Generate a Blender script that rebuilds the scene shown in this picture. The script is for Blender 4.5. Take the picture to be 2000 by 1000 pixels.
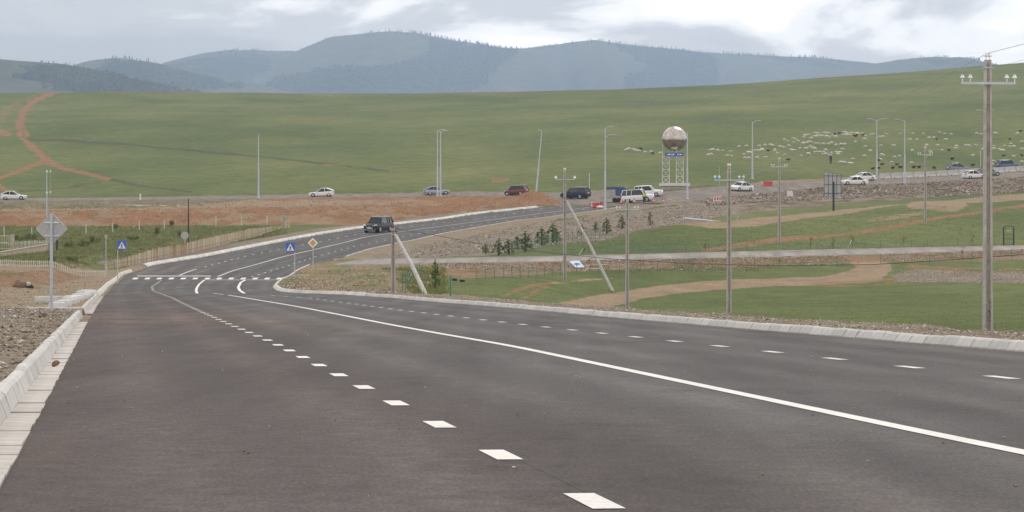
import bpy, math, random
import numpy as np
from mathutils import Vector, Matrix
R = math.radians
random.seed(7); rng = np.random.default_rng(7)
for o in list(bpy.data.objects): bpy.data.objects.remove(o)
sc = bpy.context.scene
COL = sc.collection

# ------------------------------------------------------------------ camera
F = 5650.0; CH = 1.16; HY = 545.0        # focal length in photo pixels, eye height (m), horizon row
cd = bpy.data.cameras.new('camera'); cam = bpy.data.objects.new('camera', cd); COL.objects.link(cam)
cam.location = (0, 0, CH); cam.rotation_euler = (R(90), 0, 0)
cd.sensor_width = 36; cd.lens = F/2000*36; cd.shift_y = (HY-500)/2000
cd.clip_start = .1; cd.clip_end = 40000
sc.camera = cam

# ------------------------------------------------------------------ sky + sun (overcast)
SUN_EL, SUN_AZ = 52, 25                   # azimuth to the right of the view axis
w = bpy.data.worlds.new('World'); sc.world = w; w.use_nodes = True
nt = w.node_tree; N = nt.nodes; Lk = nt.links; N.clear()
def wn(t, **k):
    n = N.new(t)
    for a, b in k.items(): setattr(n, a, b)
    return n
tc = wn('ShaderNodeTexCoord')
sky = wn('ShaderNodeTexSky', sky_type='NISHITA', sun_disc=False)
sky.sun_elevation = R(SUN_EL); sky.sun_rotation = R(SUN_AZ); sky.air_density = 1.2; sky.dust_density = 2
skym = wn('ShaderNodeVectorMath', operation='SCALE'); skym.inputs['Scale'].default_value = .1
Lk.new(sky.outputs[0], skym.inputs[0])
mp = wn('ShaderNodeMapping'); mp.inputs['Scale'].default_value = (1, 1, 2.6); mp.inputs['Location'].default_value = (8.3, 4.9, 0.0)
Lk.new(tc.outputs['Generated'], mp.inputs[0])
n1 = wn('ShaderNodeTexNoise'); n1.inputs['Scale'].default_value = 7.5; n1.inputs['Detail'].default_value = 7; n1.inputs['Roughness'].default_value = .52; n1.inputs['Distortion'].default_value = .35
Lk.new(mp.outputs[0], n1.inputs['Vector'])
cr = wn('ShaderNodeValToRGB'); cr.color_ramp.interpolation = 'EASE'
e = cr.color_ramp.elements
e[0].position = .38; e[0].color = (.46, .435, .42, 1)
e[1].position = .64; e[1].color = (1.85, 1.72, 1.56, 1)
m = e.new(.49); m.color = (.60, .565, .535, 1)
m = e.new(.56); m.color = (1.15, 1.08, 1.0, 1)
Lk.new(n1.outputs['Fac'], cr.inputs[0])
n2 = wn('ShaderNodeTexNoise'); n2.inputs['Scale'].default_value = 22; n2.inputs['Detail'].default_value = 6
Lk.new(mp.outputs[0], n2.inputs['Vector'])
mr = wn('ShaderNodeMapRange'); mr.inputs[1].default_value = .3; mr.inputs[2].default_value = .7; mr.inputs[3].default_value = .95; mr.inputs[4].default_value = 1.05
Lk.new(n2.outputs['Fac'], mr.inputs[0])
cm = wn('ShaderNodeVectorMath', operation='SCALE'); Lk.new(cr.outputs[0], cm.inputs[0]); Lk.new(mr.outputs[0], cm.inputs['Scale'])
mx = wn('ShaderNodeMix', data_type='RGBA'); mx.inputs[0].default_value = .93
Lk.new(skym.outputs[0], mx.inputs[6]); Lk.new(cm.outputs[0], mx.inputs[7])
bg = wn('ShaderNodeBackground'); bg.inputs[1].default_value = 1.38
Lk.new(mx.outputs[2], bg.inputs[0])
wo = wn('ShaderNodeOutputWorld'); Lk.new(bg.outputs[0], wo.inputs[0])
sd = bpy.data.lights.new('sun', 'SUN'); sun = bpy.data.objects.new('sun', sd); COL.objects.link(sun)
sd.energy = 1.3; sd.angle = R(25); sd.color = (1, .96, .9)
sv = Vector((math.sin(R(SUN_AZ))*math.cos(R(SUN_EL)), math.cos(R(SUN_AZ))*math.cos(R(SUN_EL)), math.sin(R(SUN_EL))))
sun.rotation_euler = sv.to_track_quat('Z', 'Y').to_euler(); sun.location = (0, 0, 60)
vs = sc.view_settings; vs.view_transform = 'Standard'; vs.look = 'None'; vs.gamma = 1; vs.exposure = 0.0; vs.use_curve_mapping = False
sc.cycles.volume_bounces = 1; sc.cycles.max_bounces = 6

# ------------------------------------------------------------------ numeric helpers
def smooth(a, b, x):
    t = np.clip((x-a)/(b-a), 0, 1); return t*t*(3-2*t)
def vnoise(x, y, seed=0):
    xi = np.floor(x).astype(np.int64); yi = np.floor(y).astype(np.int64); fx = x-xi; fy = y-yi
    fx = fx*fx*(3-2*fx); fy = fy*fy*(3-2*fy)
    def h(a, b):
        n = (a*374761393 + b*668265263 + seed*1442695041) & 0xffffffff
        n = ((n ^ (n >> 13))*1274126177) & 0xffffffff
        return ((n ^ (n >> 16)) & 0xffff)/65535.0
    return (h(xi, yi)*(1-fx)+h(xi+1, yi)*fx)*(1-fy)+(h(xi, yi+1)*(1-fx)+h(xi+1, yi+1)*fx)*fy
def fbm(x, y, o=4, seed=0):
    s = 0; a = .5
    for k in range(o): s = s+a*(vnoise(x*2**k, y*2**k, seed+k)-.5); a *= .5
    return s
def zpy(py, d): return CH+(HY-py)/F*d
def xpx(px, d): return (px-1000)/F*d

# ------------------------------------------------------------------ the lie of the land
# each column: distance -> height (h) nearby, distance -> row (converted to height) further out
def colh(h, rows): return [(d, z) for d, z in h]+[(d, zpy(y, d)) for d, y in rows]
COLS = {
 -600: colh([(10,.2),(50,.3),(95,.25),(118,.22),(150,.36),(178,.69),(205,1.16)], [(228,530),(240,520),(280,496),(310,480),(340,464),(370,451),(388,442),(403,414),(425,409),(465,400),(500,392)]),
 0: colh([(10,.2),(50,.3),(80,.3),(95,.24),(118,.22),(150,.36),(178,.69),(205,1.16)], [(228,530),(240,520),(280,496),(310,480),(340,464),(370,451),(388,442),(403,413),(425,408),(465,400),(500,391)]),
 200: colh([(10,.2),(60,.25),(158,.2),(185,.66),(215,1.16)], [(235,532),(245,522),(280,498),(310,480),(340,464),(370,450),(388,441),(403,412),(425,406),(465,399),(500,391)]),
 400: colh([(10,.2),(200,.3)], [(295,501),(310,488),(330,474),(360,458),(385,446),(405,412),(430,405),(465,397),(495,389)]),
 600: colh([(10,.2),(187,.55),(222,.95),(250,1.5)], [(273,522),(345,463),(352,455),(365,445),(385,438),(404,409),(425,404),(465,396),(492,386)]),
 800: colh([(10,.2),(146,.3),(165,.37),(190,.6),(215,1.1),(240,1.75),(255,2.2)], [(264,516),(281,506),(300,494),(320,483),(335,470),(378,437),(395,428),(402,424),(418,411),(440,401),(470,393),(492,384)]),
 1000: colh([(10,.15),(118,.17),(135,.12),(170,.1),(200,.45),(225,1.0),(245,1.65),(255,2.25)], [(260,514),(267,503.5),(285,492),(300,482),(320,470),(345,454),(370,441),(400,423),(415,411),(430,402),(450,392),(465,386),(485,375)]),
 1200: colh([(10,.15),(90,.15),(110,.12),(130,-.2),(160,-.6),(205,-1.0),(218,-1.0),(235,.04),(248,1.16)], [(256,522),(261,508.5),(268,499),(290,483),(320,462),(350,446),(385,426),(415,410),(432,400),(462,377)]),
 1400: colh([(10,.15),(75,.15),(90,.1),(110,-.4),(162,-.76),(218,-.8),(240,.1),(255,1.4),(262,1.9)], [(267,505),(274,494),(300,470),(330,445),(365,423),(400,407),(425,394),(438,388),(470,364)]),
 1600: colh([(10,.15),(62,.15),(75,.1),(95,-.4),(160,-.7),(218,-.5),(245,.6),(262,1.8),(272,2.7)], [(277,500.5),(284,489),(300,472),(340,440),(400,412),(440,397),(464,386),(480,368),(505,354)]),
 1800: colh([(10,.15),(55,.15),(66,.1),(85,-.45),(160,-.65),(218,-.2),(245,.7),(265,1.9),(280,3.0)], [(287,494.5),(294,485),(337,433),(400,409),(460,390),(490,378),(505,358),(528,346)]),
 2000: colh([(10,.15),(48,.15),(56,.1),(80,-.5),(160,-.6),(218,0),(245,1),(270,2.3),(290,3.6)], [(297,488),(304,481),(340,438),(400,412),(460,393),(504,372),(522,347),(548,334)]),
 2600: colh([(10,.15),(40,.15),(50,.1),(70,-.4),(160,-.5),(218,.2),(245,1.2),(280,3),(303,4.5)], [(310,478),(350,435),(410,408),(470,390),(512,370),(535,337),(565,321)]),
}
CREST = [(-600,186),(0,182),(200,180),(400,184),(600,186),(800,186),(1000,183),(1200,177),(1400,166),(1600,151),(1800,136),(2000,122),(2600,86)]
CPX = sorted(COLS)
CD = np.unique(np.concatenate([np.arange(0, 150, 2.), np.arange(150, 620, 1.), np.arange(620, 2400, 10.)]))
CZ = []
for p in CPX:
    k = COLS[p]; dd = [a for a, b in k]; zz = [b for a, b in k]
    z = np.interp(CD, dd, zz)
    ds, zs = dd[-1], zz[-1]; dc = 1450.; ty = dict(CREST)[p]; tgt = (HY-ty)/F
    u = (CD-ds)/(dc-ds)
    s = np.where(u < .86, u, u-2.2*np.maximum(u-.86, 0)**2)
    s = s+.012*np.sin(np.clip(u, 0, 1)*math.pi*2)*0
    A = 90.
    for it in range(40):
        zz2 = zs+A*s; mxv = np.max(np.where(u > .3, (zz2-CH)/np.maximum(CD, 1), -9)); A *= tgt/mxv
    CZ.append(np.where(CD > ds, zs+A*s, z))
CZ = np.array(CZ)
def base_h(X, Y):
    px = np.clip(1000+X/np.maximum(Y, 14)*F, CPX[0], CPX[-1])
    i = np.clip(np.searchsorted(CPX, px)-1, 0, len(CPX)-2)
    P = np.array(CPX, float); t = (px-P[i])/(P[i+1]-P[i])
    j = np.clip(np.searchsorted(CD, Y)-1, 0, len(CD)-2)
    u = np.clip((Y-CD[j])/(CD[j+1]-CD[j]), 0, 1)
    a = CZ[i, j]*(1-u)+CZ[i, j+1]*u; b = CZ[i+1, j]*(1-u)+CZ[i+1, j+1]*u
    return a*(1-t)+b*t
def pl(lst): a = np.array(lst, float); return lambda v: np.interp(v, a[:, 0], a[:, 1])
def pch(lst, sm):            # smoothed piecewise-linear
    a = np.array(lst, float); g = np.arange(a[0, 0]-40, a[-1, 0]+40, .5)
    v = np.interp(g, a[:, 0], a[:, 1])
    sl = (a[1, 1]-a[0, 1])/(a[1, 0]-a[0, 0]); v = np.where(g < a[0, 0], a[0, 1]+(g-a[0, 0])*sl, v)
    sr = (a[-1, 1]-a[-2, 1])/(a[-1, 0]-a[-2, 0]); v = np.where(g > a[-1, 0], a[-1, 1]+(g-a[-1, 0])*sr, v)
    n = int(sm/.5)|1; kq = np.hanning(n+2)[1:-1]; kq /= kq.sum(); vp = np.pad(v, n//2, mode='edge')
    vv = np.convolve(vp, kq, 'valid')
    return lambda q: np.interp(q, g, vv)
ROADZ = pch([(-30,0),(75,0),(110,.03),(135,.1),(163,.25),(187,.40),(222,.77),(248,1.25),(275,2.47),(294,3.4),(332,5.5),(347,6.5),(367,7.72),(393,9.3),(419,11.3),(440,12.9)], 12)
XLe = pch([(-30,3.5),(15.8,-2.8),(77,-11.3),(117,-16.8),(161,-22.7),(218,-30.0),(254,-34.0),(276,-34.0),(295,-31.0),(333,-25.9),(363,-19.3),(378,-13.9),(405,-5.0),(423,4.0),(440,12)], 10)
XRe = pch([(-30,18.9),(45.9,8.1),(87,2.9),(112,0),(136,-3.9),(150,-6.3),(166,-9.75),(172,-12.5),(180,-14.3),(190,-15.5),(205,-17.0),(222,-18.2),(240,-19.2),(262,-19.6),(274,-19.3),(284,-17.5),(295,-16.8),(309,-15.5),(323,-13.2),(347,-8.6),(366,-4.2),(386,.6),(402,7.1),(410,10.9),(424,16.5),(440,24)], 5)
CL = pch([(-30,9.8),(19.3,3.4),(50.1,0),(61.3,-1.52),(74.7,-3.24),(91,-5.3),(112,-7.98),(134,-11.2),(163,-15.95),(171,-17.6),(208,-22.6),(240,-25.6),(262,-25.4),(294,-23.4),(340,-17.6),(363,-11.3),(393,-2.0),(415,7.2),(432,15.5)], 12)
LD = pch([(-30,6.1),(18.7,-.03),(52.4,-4.31),(112.4,-12.4),(150,-17.6),(187,-23.2),(208,-25.9),(238,-28.9),(262,-29.2),(275,-28.6),(295,-27.4),(323,-23.5),(347,-18.8),(367,-13.9),(419,4.2),(432,9.6)], 12)
RD = pch([(-30,14.5),(45.7,4.18),(57.7,2.49),(77.7,-.28),(105.7,-4.1),(128,-7.1),(150,-10.5),(163,-13.9),(190,-18),(249,-22.6),(294,-20.1),(319,-17.3),(332,-15.1),(343,-12.6),(357,-9.7),(377,-4.1),(386,-1.5),(402,4.2),(424,12.5)], 10)
# the old cross road (R3) and the lane: near edge / far edge given by bearing
def edge(lst):
    a = np.array(lst, float); z = CH+(HY-a[:, 1])/F*a[:, 2]
    return (lambda p: np.interp(p, a[:, 0], a[:, 2])), (lambda p: np.interp(p, a[:, 0], z))
O_nd, O_nz = edge([(-700,394,490),(0,392,490),(500,388,492),(850,383,490),(1000,386,466),(1100,395,442),(1200,400,431),(1300,396,426),(1400,388,438),(1500,378,458),(1600,368,480),(1700,362,492),(1800,358,505),(1900,352,515),(2000,347,522),(2600,337,537)])
O_fd, O_fz = edge([(-700,388,505),(0,387.5,505),(500,383,506),(850,377,506),(1000,375,486),(1100,376,468),(1200,377,462),(1300,374,456),(1400,364,470),(1500,359,490),(1600,354,505),(1700,350,517),(1800,346,528),(1900,340,538),(2000,334,548),(2600,321,566)])
L_nd, L_nz = edge([(640,519,272),(760,517,265),(870,514.5,262),(1000,514,260),(1100,511.5,260),(1230,508,262),(1500,503,271),(1750,496.5,284),(2000,488.5,297),(2600,478,312)])
L_fd, L_fz = edge([(640,505,290),(700,506,287),(770,506,281),(870,505,273),(1000,503.5,267),(1100,501.5,267),(1230,498.5,269),(1500,491.5,278),(1750,486,291),(2000,480.5,304),(2600,470,319)])
def pxa(x, y): return 1000+x/max(y, 1)*F
MOUNDS = []   # X, Y, height, sx, sy
for px, d, h, sx, sy in [(1034,443,1.25,2.2,3.5),(1064,440,1.1,2.4,3.5),(990,448,.5,4,4),(930,466,.35,6,3),(870,472,.35,6,3),(800,476,.35,6,3),(640,476,.3,8,3),(560,476,.3,6,3),
                         (720,470,.7,6,4),(60,190,.55,2.2,5),(110,205,.5,2.0,5),(10,200,.6,2.2,4),(640,200,.35,3,12),(720,225,.45,4,12),(1150,96,.3,.9,2.5),(1185,98,.25,.8,2)]:
    MOUNDS.append((xpx(px, d), d, h, sx, sy))
def height(X, Y, sub=False):
    X = np.atleast_1d(np.asarray(X, float)); Y = np.atleast_1d(np.asarray(Y, float))
    z = base_h(X, Y)
    px = 1000+X/np.maximum(Y, 14)*F
    for mx_, my_, h, sx, sy in MOUNDS: z = z+h*np.exp(-((X-mx_)/sx)**2-((Y-my_)/sy)**2)
    # roughness: strong on cut banks and spoil, weak on turf
    rough = .10+.9*smooth(385, 400, Y)*(1-smooth(462, 478, Y))*(1-smooth(1050, 1250, px))
    rough = rough+.35*smooth(160, 180, Y)*(1-smooth(235, 260, Y))*((px < 300)|((px > 540)&(px < 850)))+.8*smooth(310, 330, Y)*(1-smooth(420, 440, Y))*smooth(700, 900, px)*(1-smooth(1300, 1500, px))
    rough = rough+.9*smooth(455, 475, Y)*(1-smooth(500, 520, Y))*smooth(1450, 1600, px)
    z = z+rough*fbm(X*.35, Y*.22, 5, 3)*1.1+.10*fbm(X*1.3, Y*1.0, 3, 9)*(Y < 450)
    bk = smooth(384, 392, Y)*(1-smooth(432, 446, Y))*(1-smooth(1000, 1150, px))
    z = z+bk*(fbm(X*1.1, Y*.25, 3, 55)*.9+fbm(X*2.7, Y*1.2, 3, 57)*.45)
    z = z+smooth(600, 800, Y)*fbm(X*.008, Y*.006, 3, 21)*3.0
    d2 = .06 if sub else 0.0
    # lane
    nd, fd = L_nd(px), L_fd(px); on = (px > 640)
    t = (Y-nd)/(fd-nd); zl = L_nz(px)+(L_fz(px)-L_nz(px))*np.clip(t, 0, 1)
    out = np.maximum(nd-Y, Y-fd); wgt = (1-smooth(0.3, 5, out))*on*smooth(640, 700, px)
    z = z*(1-wgt)+(zl-d2*(out < 0))*wgt
    # old road
    nd, fd = O_nd(px), O_fd(px); t = (Y-nd)/(fd-nd); zo = O_nz(px)+(O_fz(px)-O_nz(px))*np.clip(t, 0, 1)
    out = np.maximum(nd-Y, Y-fd); wgt = 1-smooth(0.5, 7, out)
    z = z*(1-wgt)+(zo-d2*(out < 0))*wgt
    # the new road
    zr = ROADZ(Y); s = np.maximum(XLe(Y)-.25-X, X-XRe(Y))
    wid = 2.2+3.5*smooth(60, 200, Y)
    edgez = zr+.13
    wgt = (1-smooth(.5, 1, (s-.25)/wid*1.0))*(1-smooth(422, 431, Y))
    z = z*(1-wgt)+edgez*wgt+ (fbm(X*2.1, Y*1.6, 3, 5)*.12)*wgt*(s > .8)
    inn = (s < np.where(X < CL(Y), .16, .25))&(Y < 428)
    z = np.where(inn, zr-(.05 if sub else 0), z)
    return z
def gz(x, y): return float(height(x, y)[0])
DS = np.concatenate([np.arange(8, 150, .5), np.arange(150, 560, .4), np.arange(560, 1500, 3)])
def G(px, py, dmin=8):
    """ground point seen in a given direction"""
    d = DS[DS >= dmin]; zt = height(xpx(px, d), d); zr = CH+(HY-py)/F*d
    k = np.argmax(zt >= zr)
    if zt[k] < zr[k]: k = len(d)-1
    return Vector((xpx(px, d[k]), d[k], zt[k]))
def at(px, d): x = xpx(px, d); return Vector((x, d, gz(x, d)))
def P3(px, py, d): return Vector((xpx(px, d), d, zpy(py, d)))

# ------------------------------------------------------------------ materials
MATS = {}
def newmat(name):
    m_ = bpy.data.materials.new(name); m_.use_nodes = True; MATS[name] = m_
    return m_, m_.node_tree, m_.node_tree.nodes['Principled BSDF']
def mat(name, col, rough=.6, metal=0., var=.18, scale=3., bump=0., col2=None, rnd=0., coat=0.):
    if name in MATS: return MATS[name]
    m_, t, b = newmat(name); nn = t.nodes; l = t.links
    b.inputs['Roughness'].default_value = rough; b.inputs['Metallic'].default_value = metal
    if coat: b.inputs['Coat Weight'].default_value = coat
    tc_ = nn.new('ShaderNodeTexCoord'); nz = nn.new('ShaderNodeTexNoise'); nz.inputs['Scale'].default_value = scale; nz.inputs['Detail'].default_value = 5
    l.new(tc_.outputs['Object'], nz.inputs['Vector'])
    rp = nn.new('ShaderNodeValToRGB'); c2 = col2 or tuple(c*(1+var) for c in col); c1 = tuple(c*(1-var) for c in col)
    rp.color_ramp.elements[0].position = .3; rp.color_ramp.elements[1].position = .7
    rp.color_ramp.elements[0].color = (*c1, 1); rp.color_ramp.elements[1].color = (*c2, 1)
    l.new(nz.outputs['Fac'], rp.inputs[0]); src = rp.outputs[0]
    if rnd:
        oi = nn.new('ShaderNodeObjectInfo'); mr_ = nn.new('ShaderNodeMapRange'); mr_.inputs[3].default_value = 1-rnd; mr_.inputs[4].default_value = 1+rnd
        l.new(oi.outputs['Random'], mr_.inputs[0]); sc_ = nn.new('ShaderNodeVectorMath'); sc_.operation = 'SCALE'
        l.new(src, sc_.inputs[0]); l.new(mr_.outputs[0], sc_.inputs['Scale']); src = sc_.outputs[0]
    l.new(src, b.inputs['Base Color'])
    if bump:
        bp = nn.new('ShaderNodeBump'); bp.inputs['Strength'].default_value = bump; bp.inputs['Distance'].default_value = .02
        l.new(nz.outputs['Fac'], bp.inputs['Height']); l.new(bp.outputs[0], b.inputs['Normal'])
    return m_
def ramp(nn, stops):
    r_ = nn.new('ShaderNodeValToRGB'); el = r_.color_ramp.elements
    el[0].position, el[0].color = stops[0][0], (*stops[0][1], 1); el[1].position, el[1].color = stops[-1][0], (*stops[-1][1], 1)
    for p, c in stops[1:-1]: q = el.new(p); q.color = (*c, 1)
    return r_

def ground_material():
    m_, t, b = newmat('ground'); nn = t.nodes; l = t.links
    b.inputs['Roughness'].default_value = .95; b.inputs['Specular IOR Level'].default_value = .15
    tc_ = nn.new('ShaderNodeTexCoord')
    def noise(scale, sy=1., det=6, rough=.55, seed=0.):
        mp_ = nn.new('ShaderNodeMapping'); mp_.inputs['Scale'].default_value = (scale, scale*sy, scale); mp_.inputs['Location'].default_value = (seed, seed*1.7, 0)
        l.new(tc_.outputs['Object'], mp_.inputs[0]); z_ = nn.new('ShaderNodeTexNoise'); z_.inputs['Scale'].default_value = 1; z_.inputs['Detail'].default_value = det; z_.inputs['Roughness'].default_value = rough
        l.new(mp_.outputs[0], z_.inputs['Vector']); return z_.outputs['Fac']
    def mixc(f, a, c, bt='MIX'):
        q = nn.new('ShaderNodeMix'); q.data_type = 'RGBA'; q.blend_type = bt
        if isinstance(f, float): q.inputs[0].default_value = f
        else: l.new(f, q.inputs[0])
        l.new(a, q.inputs[6]); l.new(c, q.inputs[7]); return q.outputs[2]
    fine = noise(3.2, 1, 6, .65); mid = noise(.35, .6, 6, .6, 3); big = noise(.03, .35, 5, .55, 8); huge = noise(.007, .5, 4, .5, 2)
    def rampf(f, stops): r_ = ramp(nn, stops); l.new(f, r_.inputs[0]); return r_.outputs[0]
    g = rampf(big, [(.28, (.073, .101, .033)), (.5, (.106, .131, .043)), (.74, (.150, .163, .062))])
    gm = rampf(mid, [(.3, (.72, .74, .70)), (.7, (1.25, 1.22, 1.2))]); g = mixc(.8, g, gm, 'MULTIPLY')
    gf = rampf(fine, [(.3, (.70, .72, .66)), (.7, (1.3, 1.28, 1.25))]); g = mixc(.7, g, gf, 'MULTIPLY')
    gh = rampf(huge, [(.35, (.86, .90, .88)), (.65, (1.14, 1.08, 1.1))]); g = mixc(.9, g, gh, 'MULTIPLY')
    def soil(a, bcol, c):
        s1 = rampf(fine, [(.3, a), (.52, bcol), (.75, c)]); s2 = rampf(mid, [(.3, (.75, .74, .72)), (.7, (1.2, 1.2, 1.2))]); return mixc(.8, s1, s2, 'MULTIPLY')
    tan = soil((.19, .135, .085), (.27, .20, .13), (.36, .28, .19))
    red = soil((.135, .070, .036), (.245, .134, .070), (.355, .225, .132))
    grav = soil((.12, .095, .068), (.21, .175, .132), (.37, .32, .26))
    weed = soil((.075, .092, .030), (.115, .128, .045), (.165, .165, .075))
    dry = soil((.11, .095, .055), (.17, .145, .085), (.24, .21, .13))
    dark = soil((.04, .045, .022), (.07, .07, .035), (.10, .09, .05))
    a1 = nn.new('ShaderNodeAttribute'); a1.attribute_name = 'cover_soil'; a2 = nn.new('ShaderNodeAttribute'); a2.attribute_name = 'cover_plant'
    s1 = nn.new('ShaderNodeSeparateColor'); s2 = nn.new('ShaderNodeSeparateColor'); l.new(a1.outputs[0], s1.inputs[0]); l.new(a2.outputs[0], s2.inputs[0])
    nb = nn.new('ShaderNodeMath'); nb.operation = 'ADD'; l.new(mid, nb.inputs[0]); l.new(fine, nb.inputs[1])
    def mask(ch):
        # weight + (noise - .5) * k, sharpened
        q = nn.new('ShaderNodeMath'); q.operation = 'MULTIPLY_ADD'; l.new(nb.outputs[0], q.inputs[0]); q.inputs[1].default_value = .85; q.inputs[2].default_value = -.85
        q2 = nn.new('ShaderNodeMath'); q2.operation = 'ADD'; l.new(q.outputs[0], q2.inputs[0]); l.new(ch, q2.inputs[1])
        r_ = nn.new('ShaderNodeMapRange'); r_.interpolation_type = 'SMOOTHSTEP'; r_.inputs[1].default_value = .36; r_.inputs[2].default_value = .62; l.new(q2.outputs[0], r_.inputs[0])
        k = nn.new('ShaderNodeMath'); k.operation = 'MULTIPLY'; l.new(r_.outputs[0], k.inputs[0])
        k2 = nn.new('ShaderNodeMapRange'); k2.inputs[2].default_value = .12; l.new(ch, k2.inputs[0]); l.new(k2.outputs[0], k.inputs[1])
        return k.outputs[0]
    c = mixc(mask(s2.outputs[0]), g, weed); c = mixc(mask(s2.outputs[1]), c, dry); c = mixc(mask(s2.outputs[2]), c, dark)
    c = mixc(mask(s1.outputs[0]), c, tan); c = mixc(mask(s1.outputs[1]), c, red); c = mixc(mask(s1.outputs[2]), c, grav)
    l.new(c, b.inputs['Base Color'])
    bp = nn.new('ShaderNodeBump'); bp.inputs['Strength'].default_value = .8; bp.inputs['Distance'].default_value = .12
    l.new(nb.outputs[0], bp.inputs['Height']); l.new(bp.outputs[0], b.inputs['Normal'])
    return m_

def asphalt_material(name, a, c, ang, old=False):
    m_, t, b = newmat(name); nn = t.nodes; l = t.links
    b.inputs['Roughness'].default_value = .9; b.inputs['Specular IOR Level'].default_value = .2
    tc_ = nn.new('ShaderNodeTexCoord')
    def noise(sx, sy, det=6, rough=.6, seed=0.):
        mp_ = nn.new('ShaderNodeMapping'); mp_.inputs['Rotation'].default_value = (0, 0, ang); mp_.inputs['Scale'].default_value = (sx, sy, sx); mp_.inputs['Location'].default_value = (seed, seed, 0)
        l.new(tc_.outputs['Object'], mp_.inputs[0]); z_ = nn.new('ShaderNodeTexNoise'); z_.inputs['Scale'].default_value = 1; z_.inputs['Detail'].default_value = det; z_.inputs['Roughness'].default_value = rough
        l.new(mp_.outputs[0], z_.inputs['Vector']); return z_.outputs['Fac']
    def mixc(f, x, y, bt='MIX'):
        q = nn.new('ShaderNodeMix'); q.data_type = 'RGBA'; q.blend_type = bt
        if isinstance(f, float): q.inputs[0].default_value = f
        else: l.new(f, q.inputs[0])
        l.new(x, q.inputs[6]); l.new(y, q.inputs[7]); return q.outputs[2]
    def rampf(f, stops): r_ = ramp(nn, stops); l.new(f, r_.inputs[0]); return r_.outputs[0]
    streak = noise(.9, .035, 5, .55, 4); blot = noise(.25, .18, 5, .6, 7); fine = noise(34, 34, 3, .7); mid = noise(5, 3, 5, .65, 2)
    col = rampf(streak, [(.32, a), (.68, c)])
    col = mixc(.8, col, rampf(blot, [(.3, (.84, .82, .81)), (.7, (1.14, 1.15, 1.16))]), 'MULTIPLY')
    col = mixc(.9, col, rampf(mid, [(.3, (.88, .88, .88)), (.7, (1.12, 1.12, 1.12))]), 'MULTIPLY')
    col = mixc(1.0, col, rampf(fine, [(.28, (.5, .5, .5)), (.5, (1, 1, 1)), (.66, (1.3, 1.28, 1.26)), (.76, (2.4, 2.3, 2.2))]), 'MULTIPLY')
    grain = noise(48, 6, 4, .75, 15); col = mixc(1.0, col, rampf(grain, [(.3, (.76, .76, .76)), (.5, (1, 1, 1)), (.7, (1.28, 1.26, 1.24))]), 'MULTIPLY')
    at_ = nn.new('ShaderNodeAttribute'); at_.attribute_name = 'dirt'; sp = nn.new('ShaderNodeSeparateColor'); l.new(at_.outputs[0], sp.inputs[0])
    patchy = noise(.8, .35, 6, .7, 11)
    q = nn.new('ShaderNodeMapRange'); q.inputs[1].default_value = .4; q.inputs[2].default_value = .68; l.new(patchy, q.inputs[0])
    k = nn.new('ShaderNodeMath'); k.operation = 'MULTIPLY'; l.new(q.outputs[0], k.inputs[0]); l.new(sp.outputs[0], k.inputs[1])
    col = mixc(k.outputs[0], col, rampf(mid, [(.3, (.15, .11, .085)), (.7, (.24, .18, .13))]))
    k3 = nn.new('ShaderNodeMath'); k3.operation = 'MULTIPLY'; l.new(sp.outputs[1], k3.inputs[0]); k3.inputs[1].default_value = 1.0
    col = mixc(k3.outputs[0], col, rampf(mid, [(.3, (.84, .74, .71)), (.7, (.95, .83, .79))]), 'MULTIPLY')
    tn = noise(.5, .06, 5, .65, 21); tr_ = nn.new('ShaderNodeMath'); tr_.operation = 'MULTIPLY'; l.new(tn, tr_.inputs[0]); l.new(sp.outputs[2], tr_.inputs[1])
    col = mixc(tr_.outputs[0], col, rampf(mid, [(.3, (1.36, 1.35, 1.34)), (.7, (1.75, 1.72, 1.68))]), 'MULTIPLY')
    spill = noise(.45, .22, 7, .72, 33); col = mixc(.85, col, rampf(spill, [(.34, (.72, .71, .70)), (.44, (1, 1, 1)), (.60, (1, 1, 1)), (.72, (1.18, 1.16, 1.14))]), 'MULTIPLY')
    l.new(col, b.inputs['Base Color'])
    bp = nn.new('ShaderNodeBump'); bp.inputs['Strength'].default_value = .7; bp.inputs['Distance'].default_value = .006
    l.new(fine, bp.inputs['Height']); l.new(bp.outputs[0], b.inputs['Normal'])
    return m_

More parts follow.
